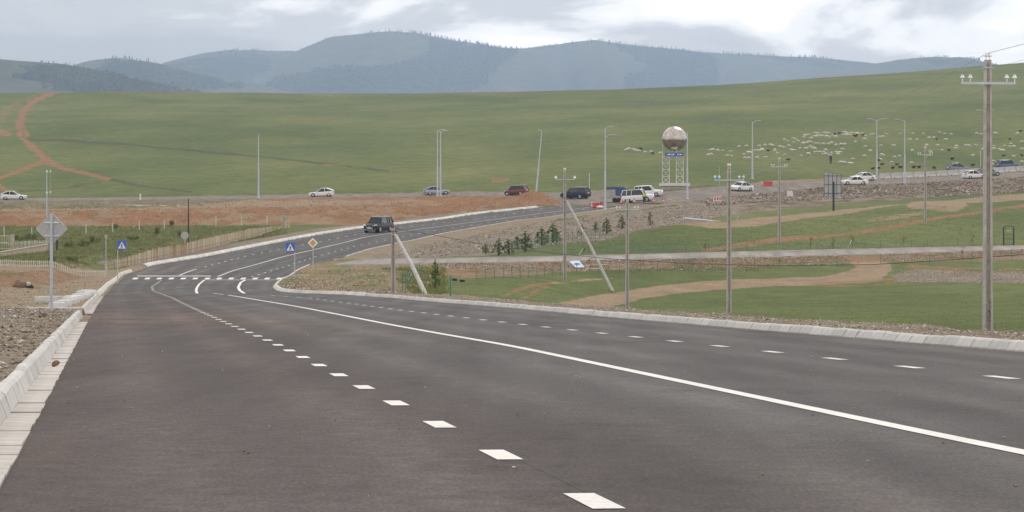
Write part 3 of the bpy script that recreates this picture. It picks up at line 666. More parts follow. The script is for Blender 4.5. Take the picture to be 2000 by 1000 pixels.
def mountain(pts, d0, run, seed, woods, tree_spans, amp=.16):
    d0 *= 1.3; run *= 1.3
    pxs = np.arange(pts[0][0], pts[-1][0]+1, 5.0); a = np.array(pts, float)
    yc = np.interp(pxs, a[:, 0], a[:, 1]); kq = np.hanning(7); kq /= kq.sum(); yc = np.convolve(np.pad(yc, 3, 'edge'), kq, 'valid')
    yc = yc+fbm(pxs*.05, pxs*0, 3, seed)*3
    nr = 56; ts = np.linspace(-.25, 1, nr)
    PX, T = np.meshgrid(pxs, ts, indexing='ij'); YC = np.repeat(yc[:, None], nr, 1)
    D = d0-T*run+fbm(PX*.006, PX*0, 3, seed+5)*run*.5
    X = (PX-1000)/F*d0*(1-.0*T); zc = CH+(HY-YC)/F*(D+T*run)
    prof = np.where(T < 0, 1-(T*1.6)**2*3, 1-np.clip(T, 0, 1)**1.15)
    sp = fbm(X*.0016+T*.7, T*2.1, 4, seed+9)*np.clip(T, 0, 1)*np.clip(1.25-T, 0, 1)*amp*4
    Z = zc*(prof+sp)+fbm(X*.01, D*.006, 3, seed+2)*26*np.clip(T*3, 0, 1)-40*np.clip(T-.9, 0, 1)*10
    nrm = X.size; v = np.stack([X, D, Z], -1).reshape(-1, 3)
    idx = np.arange(nrm).reshape(X.shape); q = np.stack([idx[:-1, :-1], idx[1:, :-1], idx[1:, 1:], idx[:-1, 1:]], -1).reshape(-1, 4)
    me = bpy.data.meshes.new('mountain'); me.from_pydata(v.tolist(), [], q.tolist()); me.polygons.foreach_set('use_smooth', np.ones(len(q), bool))
    PY = HY-(Z-CH)/D*F; W = np.zeros(X.shape)
    for poly, wt in woods: W = np.maximum(W, poly_in(PX+fbm(PX*.03, PY*.1, 4, 3)*40, PY+fbm(PX*.05, PY*.1, 4, 8)*14, poly)*wt)
    c = np.zeros((nrm, 4), np.float32); c[:, 0] = W.ravel(); c[:, 3] = 1
    at_ = me.color_attributes.new('wood', 'FLOAT_COLOR', 'POINT'); at_.data.foreach_set('color', c.ravel()); me.materials.append(M_mtn); bm_up(me)
    o = tag(link('mountain', me), kind='structure')
    ci = int(np.argmin(abs(ts)))
    for (p0, p1, n, h0, h1) in tree_spans:                       # trees on the skyline
        for p in rng.uniform(p0, p1, n):
            i = np.clip(np.searchsorted(pxs, p), 0, len(pxs)-1); j = ci+int(rng.integers(-1, 4)); fr = rng.uniform(0, 1)
            i2 = max(i-1, 0); pt = np.array([X[i, j], D[i, j], Z[i, j]])*fr+np.array([X[i2, j], D[i2, j], Z[i2, j]])*(1-fr)
            TREES.append((*pt, rng.uniform(h0, h1)*.85))
    sel = np.argwhere((W > .6)&(T > 0)&(T < .95)); 
    for k in rng.choice(len(sel), min(len(sel), 2600), replace=False) if len(sel) else []:
        i, j = sel[k]; TREES.append((X[i, j]+rng.uniform(-3, 3), D[i, j]+rng.uniform(-15, 15), Z[i, j]-1, rng.uniform(4, 7)*d0/6600))
    return o
ridge = [(-700,150),(-300,140),(0,150),(300,134),(330,121),(380,103),(430,97),(470,98),(560,100),(590,92),(640,72),(700,66),(770,61),(820,66),(870,76),(940,87),(1000,95),(1040,93),(1090,86),(1160,78),(1200,83),(1300,93),(1400,103),(1500,108),(1600,113),(1650,116),(1720,126),(1800,138),(2000,160),(2700,170)]
mountain(ridge, 6600, 3000, 11, [([(840,78),(960,90),(1010,96),(980,130),(930,190),(560,190),(600,150),(690,130),(800,124),(840,110)], 1.), ([(300,140),(420,106),(540,106),(520,190),(200,190),(200,150)], .6), ([(1190,84),(1330,98),(1400,106),(1380,150),(1340,175),(1180,190),(1190,150),(1260,130)], .9), ([(1500,108),(1720,122),(1700,170),(1600,150)], .55)],
         [(420,480,26,8,13),(480,560,10,8,12),(560,720,20,6,10),(720,790,40,7,13),(790,1000,170,8,14),(1000,1130,60,7,11),(1130,1200,30,7,12),(1200,1400,90,7,12),(1400,1640,170,7,12)])
mountain([(1500,160),(1640,140),(1700,128),(1760,116),(1810,111),(1850,113),(1885,122),(1950,138),(2100,150),(2600,150)], 5600, 2400, 31, [([(1780,112),(1900,124),(1900,160),(1780,150)], .6)], [(1740,1880,80,5,9)])
mountain([(-700,140),(-200,150),(60,150),(120,135),(170,118),(215,113),(260,114),(330,121),(400,134),(520,165),(640,200)], 5200, 2300, 51, [([(230,116),(340,122),(520,170),(300,190),(250,140)], .75)], [(215,340,55,7,11)])
mountain([(-700,120),(-200,128),(0,124),(75,116),(120,121),(200,134),(300,150),(400,172),(460,200)], 3600, 1700, 71, [([(118,128),(160,124),(260,142),(340,156),(420,180),(300,190),(240,176),(180,160),(140,150)], 1.)], [(60,80,5,4,6),(95,130,6,3,5),(120,420,110,3.5,6)])
def forest():
    a = np.array(TREES); n = len(a); k = 5; ang = np.arange(k)/k*2*np.pi
    V = []; Fc = []
    for lay, (z0, z1, rr) in enumerate(((.12, .62, .20), (.42, 1., .14))):
        base = np.zeros((n, k+1, 3)); rot = rng.uniform(0, 6, n)[:, None]; rad = a[:, 3, None]*rr*rng.uniform(.75, 1.25, (n, k))
        base[:, :k, 0] = a[:, 0, None]+np.cos(ang+rot)*rad; base[:, :k, 1] = a[:, 1, None]+np.sin(ang+rot)*rad; base[:, :k, 2] = a[:, 2, None]+a[:, 3, None]*z0
        base[:, k] = a[:, :3]; base[:, k, 2] += a[:, 3]*z1
        off = (np.arange(n)*(k+1))[:, None, None]+lay*n*(k+1)
        f = np.array([[i, (i+1) % k, k] for i in range(k)])[None]+off
        V.append(base.reshape(-1, 3)); Fc.append(f.reshape(-1, 3))
    trunk = np.zeros((n, 3, 3)); trunk[:, 0] = a[:, :3]; trunk[:, 1] = a[:, :3]; trunk[:, 2] = a[:, :3]; trunk[:, 0, 0] -= .35; trunk[:, 1, 0] += .35; trunk[:, :2, 2] -= 2; trunk[:, 2, 2] += a[:, 3]*.5
    Fc.append((np.arange(n*3)+2*n*(k+1)).reshape(-1, 3)); V.append(trunk.reshape(-1, 3))
    me = bpy.data.meshes.new('forest'); me.from_pydata(np.concatenate(V).tolist(), [], np.concatenate(Fc).tolist())
    me.materials.append(mat('larch_wood', (.022, .034, .02), 1., var=.5, scale=.02))
    tag(link('forest', me), 'dark conifer forest along the misty mountain ridges', 'forest', kind='stuff')
forest()

# ---- the air
hz = MB(); hz.box((0, 4700, 405), (11500, 9800, 850))
hm = bpy.data.materials.new('haze'); hm.use_nodes = True; hn = hm.node_tree.nodes; hn.clear()
pv = hn.new('ShaderNodeVolumePrincipled'); pv.inputs['Color'].default_value = (.56, .73, 1.0, 1); pv.inputs['Density'].default_value = .96e-4; pv.inputs['Anisotropy'].default_value = .15
ho = hn.new('ShaderNodeOutputMaterial'); hm.node_tree.links.new(pv.outputs[0], ho.inputs['Volume'])
tag(hz.build('haze', hm), kind='stuff')

# ================================================================== common materials
M_galv = mat('galvanised_steel', (.48, .52, .58), .45, .35, .08, 3)
M_lampgrey = mat('lamp_grey_paint', (.50, .55, .62), .5, .1, .06, 2)
M_white = mat('white_enamel', (.78, .78, .77), .35, var=.05)
M_conc = mat('pole_concrete', (.44, .42, .405), .9, var=.18, scale=5, bump=.3)
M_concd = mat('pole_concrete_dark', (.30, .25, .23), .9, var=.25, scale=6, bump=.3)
M_dark = mat('dark_steel', (.05, .05, .055), .5, .4)
M_black = mat('black_rubber', (.018, .018, .02), .8)
M_cable = mat('black_cable', (.03, .03, .032), .6)
M_alu = mat('dull_aluminium', (.42, .43, .44), .5, .3, .07, 3)
M_porc = mat('porcelain', (.80, .80, .80), .25, var=.04)
M_wood = mat('weathered_wood', (.20, .15, .11), .9, var=.3, scale=4)

# ================================================================== UTILITY POLES
def insulator(b, c, s=1.):
    b.lathe([(.02*s, 0), (.02*s, .05*s), (.075*s, .065*s), (.085*s, .085*s), (.055*s, .12*s), (.04*s, .135*s), (.05*s, .16*s), (.03*s, .18*s)], c, 10)
def utility_pole(px, d, ytop, label, top=True, arm=True, armlen=1.68, brace=None, tilt=0.):
    b0 = at(px, d); h = zpy(ytop, d)-b0.z
    t = thing('utility_pole', b0, label, 'utility pole', rz=0)
    t.rotation_euler = (0, R(tilt), R(random.uniform(-5, 5)))
    w0, w1 = .145, .10
    b = MB()
    def sec(z, w_):                       # channel section: pale flanges, recessed dark web
        return [(-w_, -w_*.9, z), (-w_*.5, -w_*.9, z), (-w_*.4, -w_*.62, z), (w_*.4, -w_*.62, z), (w_*.5, -w_*.9, z), (w_, -w_*.9, z), (w_, w_*.9, z), (-w_, w_*.9, z)]
    b.loft([sec(-.4, w0), sec(h*.5, (w0+w1)/2), sec(h, w1)]); b.build('pole_shaft', M_conc, t)
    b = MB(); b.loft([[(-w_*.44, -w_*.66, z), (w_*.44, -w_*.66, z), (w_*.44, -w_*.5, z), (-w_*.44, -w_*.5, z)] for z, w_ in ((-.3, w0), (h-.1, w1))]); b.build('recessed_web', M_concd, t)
    if arm:
        za = h-.72
        b = MB(); b.box((0, -w1*1.3, za), (armlen, .07, .075)); b.tube((-.13, -.13, za), (-.13, .13, za), .012); b.tube((.13, -.13, za), (.13, .13, za), .012); ar = b.build('crossarm', M_galv, t)
        for x in (-.80, -.56, .56, .80):
            x *= armlen/1.68; q = MB(); q.tube((x, -w1*1.3, za+.03), (x, -w1*1.3, za+.12), .014); insulator(q, (x, -w1*1.3, za+.09), .98); q.build('insulator', M_porc, ar, True)
        b = MB(); b.box((0, 0, h-.24), (.30, .22, .035)); b.build('clamp_band', M_galv, t)
    if top:
        for x in (-.05, .055):
            q = MB(); q.tube((x, 0, h-.02), (x, 0, h+.1), .012); insulator(q, (x, 0, h+.05), .9); q.build('insulator', M_porc, t, True)
    if brace:
        (bpx, bpy_, bd, zf) = brace; f_ = at(bpx, bd); p1 = Vector((.12, -.05, h*zf)); p0 = f_-b0
        b = MB(); b.path([p0-Vector((0, 0, .3)), p0.lerp(p1, .5), p1], [.135, .12, .10], 8); b.build('brace_strut', M_conc, t)
        b = MB(); b.box((.06, -.1, h*zf), (.34, .2, .05)); b.build('clamp_band', M_galv, t)
    return t, h
UP = {}
UP[1929], H1 = utility_pole(1929, 88, 117, 'tall weathered concrete utility pole with black stencilled marks on its foot')
UP[1424], H2 = utility_pole(1424, 162, 327, 'concrete utility pole in front of the white car by the roundabout grass')
UP[1225], H3 = utility_pole(1225, 218, 391, 'concrete utility pole whose crossarm shows below the white off-roader with the hi-vis worker')
UP[1522], _ = utility_pole(1522, 297, 312, 'concrete utility pole between the red barrier and the ribbed sign panel')
UP[1807], _ = utility_pole(1807, 333, 290, 'slim concrete utility pole on the grass in front of the concrete barrier')
UP[1103], _ = utility_pole(1103, 240, 333, 'concrete utility pole with a slanting strut beside the blue panel on the ground', top=True, arm=False, brace=(1197, 532, 236, .73))
pr, ph = UP[1103], _
for x, y in ((-.75, .0), (.82, .0)):
    q = MB(); q.tube((x, -.12, ph-.72), (x, -.12, ph-.60), .014); insulator(q, (x, -.12, ph-.76), 1.7); q.build('insulator', M_porc, pr, True)
q = MB(); q.box((.03, -.14, ph-.74), (1.66, .05, .05)); q.build('crossarm', M_galv, pr)
b0 = at(768, 163)
UP[768], hs = utility_pole(768, 163, 446, 'short concrete pole with a leaning strut and a thick black cable', top=False, arm=False, brace=(832, 577, 157, .9))
q = MB(); q.box((.05, 0, hs-.18), (.34, .2, .04)); q.box((0, 0, hs+.05), (.1, .1, .14)); q.build('hook_bracket', mat('rusty_steel', (.22, .10, .05), .8, .2, .3, 8), UP[768])
q = MB(); q.path([(.1, -.1, hs-.7), (.2, -.12, hs-.35), (.12, -.12, hs-.05), (.3, -.1, hs+.02)], .025); q.build('cable_loop', M_cable, UP[768])
# stencil marks on the near pole: illegible dark strokes
sm = MB(); r2 = random.Random(3)
for k in range(11):
    z = .28+k*.062; x = -.012+.012*math.sin(k*2.1)
    for j in range(r2.randint(2, 3)): sm.box((x+.05+r2.uniform(-.03, .03), -.1435+z*.0045, z+.12+r2.uniform(-.02, .02)), (r2.uniform(.012, .04), .006, r2.uniform(.008, .03)))
    if k % 2 == 0: sm.box((x-.05, -.1425+z*.0045, z+.12), (.03, .006, .014))
tag(sm.build('stencil_mark', mat('stencil_black', (.03, .03, .03), .8), UP[1929]), kind='stuff')

def wire(pts, r_, label, name='overhead_wire', group=None, n=5, mt=None):
    b = MB(); b.path(pts, r_, n); o = b.build(name, mt or M_cable); tag(o, label, 'wire', group); return o
def sag(a, b_, s, n=14):
    a, b_ = Vector(a), Vector(b_); return [a.lerp(b_, k/n)-Vector((0, 0, s*4*(k/n)*(1-k/n))) for k in range(n+1)]
def armp(key, x, top=False):
    o = UP[key]; hh = {1929: H1, 1424: H2, 1225: H3}[key]; return Vector(o.location)+Vector((x, -.13, hh-.72+.26 if not top else hh+.2))
lab = 'thin overhead wire from the stencilled pole to the pole before the white car'
lab2 = 'thin overhead wire from the pole before the white car to the next pole down'
lab3 = 'thin overhead wire leaving the stencilled pole towards the near roadside'
M_wire = mat('aluminium_wire', (.3, .3, .3), .4, .6)
for x in (-.8, -.56, .56, .8):
    wire(sag(armp(1929, x), armp(1424, x), .35), .004, lab, group='overhead wires', mt=M_wire); wire(sag(armp(1424, x), armp(1225, x), .3), .004, lab2, group='wires beyond the middle pole', mt=M_wire)
    wire(sag(armp(1929, x), armp(1929, x)+Vector((4.6, -52, .4)), .3), .004, lab3, group='wires leaving the near pole', mt=M_wire)
wire(sag(armp(1929, 0, True), armp(1424, 0, True), .35), .008, 'topmost wire running from the stencilled pole top to the next pole top', mt=M_wire)
wire(sag(armp(1929, 0, True), armp(1929, 0, True)+Vector((4.6, -52, .4)), .3), .008, 'topmost wire leaving the stencilled pole top against the sky', mt=M_wire)
cab = [(776,447.5,163),(860,461,157),(930,475,153),(1000,485,148),(1103,497,142),(1200,506,137),(1350,515,130),(1500,519,124),(1700,517,116),(1850,508,111),(2000,497,107),(2400,455,95)]
wire([P3(*c) for c in cab], .014, 'thick black cable drooping away from the short strutted pole over the grass', 'slack_cable', n=6)
# left masts
def mast(px, d, ytop, r_, label, m_, joint=True):
    b0 = at(px, d); h = zpy(ytop, d)-b0.z; t = thing('mast', b0, label, 'mast')
    b = MB(); b.tube((0, 0, -.3), (0, 0, h*.72), r_, r_*.9); b.tube((0, 0, h*.72), (0, 0, h), r_*.75, r_*.6); b.build('mast_tube', m_, t)
    if joint:
        b = MB(); b.lathe([(r_*1.3, 0), (r_*1.6, .08), (r_*1.3, .2)], (0, 0, h*.72-.1), 8); b.build('joint_collar', M_white, t); b = MB(); b.lathe([(r_*.9, 0), (r_*1.4, .1), (r_*.6, .26)], (0, 0, h-.05), 8); b.build('cap', M_white, t)
    return t
mast(91.5, 310, 336, .07, 'pale steel mast with white cap, the brighter of two behind the diamond sign', M_galv)
mast(98.5, 316, 336, .06, 'grey steel mast with white cap, the duller of two behind the diamond sign', mat('dull_mast', (.30, .30, .29), .6))
mast(368, 303, 388, .085, 'dark slim post beside the round sign back at the plank fence', M_dark, False)

# ================================================================== STREET LAMPS
def lamp_post(px, d, ytop, arms, label, lean=0.):
    b0 = at(px, d); h = (zpy(ytop, d)-b0.z)/max(.9, math.cos(R(lean)))
    t = thing('street_lamp', b0, label, 'street lamp', 'grey street lamps along the roads'); t.rotation_euler = (0, R(lean), 0)
    b = MB(); b.lathe([(.26, -.3), (.26, .06), (.20, .10), (.17, .5), (.17, .9), (.14, .95)], n=10); b.build('base', M_lampgrey, t)
    b = MB(); b.tube((0, 0, .2), (0, 0, h*.46), .15, .125, 10); b.tube((0, 0, h*.46), (0, 0, h), .095, .06, 10); b.lathe([(.125, 0), (.13, .05), (.1, .18)], (0, 0, h*.46-.05), 10); b.build('pole', M_lampgrey, t, True)
    for (dx, dz0, ln) in arms:
        z = h-dz0; b = MB(); pts = [(0, 0, z-.28), (dx*ln*.35, 0, z-.02), (dx*ln*.75, 0, z+.16), (dx*ln, 0, z+.2)]; b.path(pts, [.045, .04, .035, .03], 6); a = b.build('arm', M_lampgrey, t)
        b = MB(); x0 = dx*ln; b.loft([[(x0+dx*u, y_*w_, z+.2+zz) for y_, zz in ((-1, -.02), (1, -.02), (.7, .09*k), (-.7, .09*k))] for u, w_, k in ((-.1, .06, .6), (.15, .13, 1), (.55, .14, .9), (.78, .06, .4))]); b.build('luminaire', M_alu, a)
    return t
lamp_post(505, 494, 265, [(.15, .1, .4)], 'street lamp standing alone behind the tan spoil near the white hatchback')
lamp_post(854.5, 478, 255, [(1, .05, .5)], 'front one of two grey lamp posts side by side before the silver hatchback')
lamp_post(860.5, 482, 257, [(-.3, .05, .3), (1, .05, .5)], 'rear one of two grey lamp posts side by side before the silver hatchback')
lamp_post(1046.5, 462, 257, [(-.6, .0, .3)], 'leaning street lamp beside the red spoil mound', 5.2)
lamp_post(1182, 418, 250, [(1, 0.0, .5), (1, 1.15, .75)], 'street lamp with two arms on one side in front of the blue tarpaulin trailer')
lamp_post(1342.5, 436, 260, [(.05, 0, .2)], 'street lamp in front of the steel globe monument')
lamp_post(1469.5, 500, 238, [(1, 0, .7)], 'single armed street lamp behind the white saloon near the red barrier')
lamp_post(1712.5, 519, 234, [(-1, 0, 1.1), (1, 0, 1.1)], 'twin armed street lamp at the near end of the concrete barrier')
lamp_post(1767, 503, 235, [(-1, 0, 1.1)], 'single armed street lamp rising before the concrete barrier from the rocky bank')
lamp_post(1926, 536, 217, [(-1, 0, 1.1), (1, 0, .8)], 'twin armed street lamp mostly hidden by the tall weathered utility pole')
# the fallen one
fb = G(1336, 434); fe = G(1452, 440)
t = thing('fallen_lamp_post', fb, 'grey lamp post lying fallen across the gravel slope', 'street lamp'); dv = fe-fb
b = MB(); p0 = Vector((0, 0, .45)); p1 = p0+Vector((dv.x, dv.y*.2, 0))+Vector((0, 0, zpy(437, fb.y)-(fb.z+.45))); b.path([p0, p0.lerp(p1, .45), p1], [.15, .12, .07], 8); b.build('pole', M_lampgrey, t)
b = MB(); b.box(p0-Vector((.05, 0, 0)), (.1, .5, .5)); b.build('base_flange', M_lampgrey, t)
b = MB(); b.path([p1, p1+Vector((.15, 0, .35)), p1+Vector((.35, 0, 1.0))], .04); b.build('arm', M_lampgrey, t)


# ================================================================== SIGNS
M_signback = mat('sign_back', (.40, .41, .42), .45, .3, .10, 9)
M_blue = mat('sign_blue', (.03, .13, .55), .4, var=.04); M_signw = mat('sign_white', (.82, .82, .82), .4, var=.03); M_yel = mat('sign_yellow', (.72, .36, .03), .4, var=.05); M_blk = mat('sign_black', (.02, .02, .02), .5)
def post(t, h, r_=.038, x=0., y=.0): b = MB(); b.tube((x, y, -.3), (x, y, h), r_, r_, 10); return b.build('post', M_galv, t, True)
def rounded_diamond(hd, r_):
    pts = []
    for k in range(4):
        a = k*90; c = Vector((math.cos(R(a)), math.sin(R(a))))*(hd-r_*1.414)
        for q in (-45, -22, 0, 22, 45): pts.append((c.x+r_*math.cos(R(a+q)), c.y+r_*math.sin(R(a+q))))
    return pts
g = at(101, 91.6); t = thing('road_sign', g, 'large diamond road sign seen from its bare metal back', 'road sign')
hz_ = zpy(447, 91.6)-g.z
post(t, zpy(419, 91.6)-g.z, .045, 0, -.05)
b = MB(); b.prism([(x, y+hz_) for x, y in rounded_diamond(.505, .06)], .02, 'Y', .0); pn = b.build('sign_panel', M_signback, t)
b = MB(); pl_ = [(x, y+hz_) for x, y in rounded_diamond(.505, .06)]; b.path([(x, 0, y) for x, y in pl_]+[(pl_[0][0], 0, pl_[0][1])], .011, 4); b.build('rim', mat('sign_rim', (.55, .56, .57), .4, .3), pn)
for dz in (.20, -.22): b = MB(); b.box((0, -.03, hz_+dz), (.46 if dz > 0 else .50, .035, .035)); b.build('bracket', mat('bright_bracket', (.68, .68, .72), .3, .5), pn)
def ped_sign(px, ytop, sz_px, d, ybase, label, post_side):
    x = xpx(px, d); g = Vector((x, d, gz(x, d))); s = sz_px/F*d; zc = zpy(ytop+sz_px/2, d)-g.z
    t = thing('pedestrian_crossing_sign', g, label, 'road sign'); post(t, zc+s*.5, .035, post_side*s*.46, .045)
    b = MB(); b.box((0, 0, zc), (s, .02, s)); pn = b.build('sign_panel', M_signback, t)
    b = MB(); b.box((0, -.014, zc), (s*.985, .006, s*.985)); b.build('blue_face', M_blue, pn)
    b = MB(); b.prism([(-s*.42, zc-s*.36), (s*.42, zc-s*.36), (0, zc+s*.40)], .004, 'Y', -.022); b.build('white_triangle', M_signw, pn)
    b = MB(); y0 = -.028
    def limb(a, c, w_): 
        a = Vector((a[0]*s, y0, zc+a[1]*s)); c = Vector((c[0]*s, y0, zc+c[1]*s)); b.tube(a, c, w_*s, w_*s, 5)
    b.lathe([(.001, -.003), (.045*s, -.003), (.045*s, .003), (.001, .003)], (0.01*s, y0, zc+.13*s), 8, 'Y')
    limb((0, .08), (-.01, -.10), .045); limb((0, .06), (.11, -.03), .022); limb((0, .06), (-.10, -.05), .022); limb((-.01, -.09), (.10, -.31), .03); limb((-.01, -.09), (-.12, -.31), .03)
    b.build('walking_figure', M_blk, pn)
ped_sign(567, 474, 18.5, 240, 546, 'blue pedestrian crossing sign on the soil island by the curved kerb', 1)
ped_sign(238, 470, 18.0, 226, 538, 'blue pedestrian crossing sign on the dirt verge before the plank fence', -1)
g = at(611, 263); s = 10.2/F*263; zc = zpy(474.5, 263)-g.z
t = thing('priority_road_sign', g, 'white diamond priority sign with yellow centre on the soil island', 'road sign'); post(t, zc-s*.4, .035, .02, .0)
b = MB(); b.prism([(x, zc+y) for x, y in rounded_diamond(s, .05)], .02, 'Y', -.03); pn = b.build('sign_panel', M_signw, t)
b = MB(); b.prism([(x, zc+y) for x, y in rounded_diamond(s*.60, .02)], .004, 'Y', -.036); b.build('black_border', M_blk, pn)
b = MB(); b.prism([(x, zc+y) for x, y in rounded_diamond(s*.55, .02)], .004, 'Y', -.041); b.build('yellow_centre', M_yel, pn)
g = at(207, 243); zc = zpy(463, 243)-g.z
t = thing('yield_sign', g, 'triangular road sign seen from its pale grey back on a thin post', 'road sign'); post(t, zc+.1, .035); b = MB(); b.prism([(-.16, zc+.18), (.16, zc+.18), (.03, zc-.2), (-.03, zc-.2)], .018, 'Y', -.05); b.build('sign_panel', M_signback, t)
g = at(361, 302); zc = zpy(460, 302)-g.z
t = thing('round_road_sign', g, 'round road sign seen from its grey back behind the plank fence', 'road sign'); post(t, zc+.3, .035); b = MB(); b.lathe([(.001, -.012), (.42, -.012), (.42, .012), (.001, .012)], (0, -.06, zc), 20, 'Y'); b.build('sign_panel', M_signback, t)
# ribbed sign panel seen from behind
g = G(1628, 412); d = g.y; w_ = 33/F*d; z1 = zpy(338, d)-g.z; z0 = zpy(383, d)-g.z
t = thing('sign_panel_back', g, 'tall ribbed information board seen from behind on one dark post', 'sign board')
b = MB(); b.tube((0, 0, -.3), (0, 0, z0+(z1-z0)*.62), .16, .13, 8); b.build('post', M_dark, t)
for k in range(4): b = MB(); b.box((-w_/2-.12+w_/4*(k+.5), .12, (z0+z1)/2-.08*k), (w_/4-.05, .03, z1-z0)); b.build('panel_sheet', M_alu, t)
for k in range(5): b = MB(); b.box((-w_/2-.12+w_/4*k, .06, (z0+z1)/2), (.05, .08, z1-z0)); b.build('upright_rib', M_dark, t)
for k in range(3): b = MB(); b.box((-.12, .05, z0+(z1-z0)*(.12+.38*k)), (w_, .06, .06)); b.build('cross_rib', M_dark, t)

# ================================================================== STEEL GLOBE MONUMENT
d = 468; g = at(1317.5, d); zz = lambda py: zpy(py, d)-g.z; k_ = d/F
t = thing('globe_monument', g, 'polished steel globe on white lattice legs with a blue panel', 'monument')
M_steel = mat('polished_steel', (.47, .43, .385), .2, 1., .16, 1.2); M_lat = mat('lattice_white', (.58, .57, .54), .5)
b = MB(); r_ = 24.2*k_; b.sphere((0, 0, zz(271)), r_, 40, 24); gl = b.build('globe', M_steel, t, True)
b = MB()
for zc_ in (.0, .5): rr = math.sqrt(1-zc_**2)*r_*1.0015; b.lathe([(rr, zc_*r_-.012), (rr+.006, zc_*r_), (rr, zc_*r_+.012)], (0, 0, zz(271)), 40)
b.build('seam_ring', mat('steel_seam', (.40, .38, .36), .3, 1.), gl)
b = MB(); b.box((-4.5*k_*0, 0, zz(361)), (58*k_, 4.2, zz(358)-zz(364))); b.build('plinth_slab', mat('whitewash', (.68, .67, .64), .85, var=.1), t)
b = MB(); b.box((0, 0, (zz(364)-.6)/2-.05), (55*k_, 3.9, zz(364)+.6)); b.build('plinth_base', mat('plinth_stone', (.38, .35, .32), .9, var=.3, scale=4), t)
def lattice(cx, cy):
    wd = 13.5*k_/2; zb, ztp = zz(358), zz(301)
    for sx in (-1, 1):
        for sy in (-1, 1):
            b = MB(); b.tube((cx+sx*wd, cy+sy*wd, zb), (cx+sx*wd, cy+sy*wd, ztp if (sx, sy) != (-1, -1) else zz(282)), .034, .034, 6); b.build('leg', M_lat, t)
    n = 4
    for k in range(n+1):
        z = zb+(ztp-.4-zb)*k/n; b = MB()
        for sy in (-1, 1):
            b.tube((cx-wd, cy+sy*wd, z), (cx+wd, cy+sy*wd, z), .026, n=5); b.tube((cx+sy*wd, cy-wd, z), (cx+sy*wd, cy+wd, z), .026, n=5)
            if k < n:
                z2 = zb+(ztp-.4-zb)*(k+1)/n; b.tube((cx-wd, cy+sy*wd, z), (cx+wd, cy+sy*wd, z2), .02, n=5); b.tube((cx+wd, cy+sy*wd, z), (cx-wd, cy+sy*wd, z2), .02, n=5)
        b.build('lattice_bracing', M_lat, t)
lattice(-17.5*k_, -.9); lattice(9.5*k_, -.9)
b = MB()
for a in range(6):
    q = R(60*a); b.tube((1.25*math.cos(q), 1.0*math.sin(q), zz(312)), (.75*math.cos(q), .75*math.sin(q), zz(289)), .06, n=6)
b.lathe([(.8, zz(293)), (.95, zz(293)+.1), (.8, zz(293)+.2)], n=20); b.build('cradle', mat('cradle_grey', (.4, .4, .4), .5, .3), t)
b = MB(); b.box((-1.5*k_, -1.45, zz(302.5)), (36*k_, .12, zz(299)-zz(306))); pn = b.build('blue_panel', mat('panel_blue', (.03, .10, .40), .5), t)
b = MB(); r2 = random.Random(4); x = -16*k_
while x < 13*k_:
    w_ = r2.uniform(.09, .2); 
    if not (-.1 < x < .3): b.box((x+w_/2, -1.515, zz(302.5)+r2.uniform(-.03, .03)), (w_, .01, r2.uniform(.14, .26)))
    x += w_+.07
b.build('lettering', M_signw, pn)
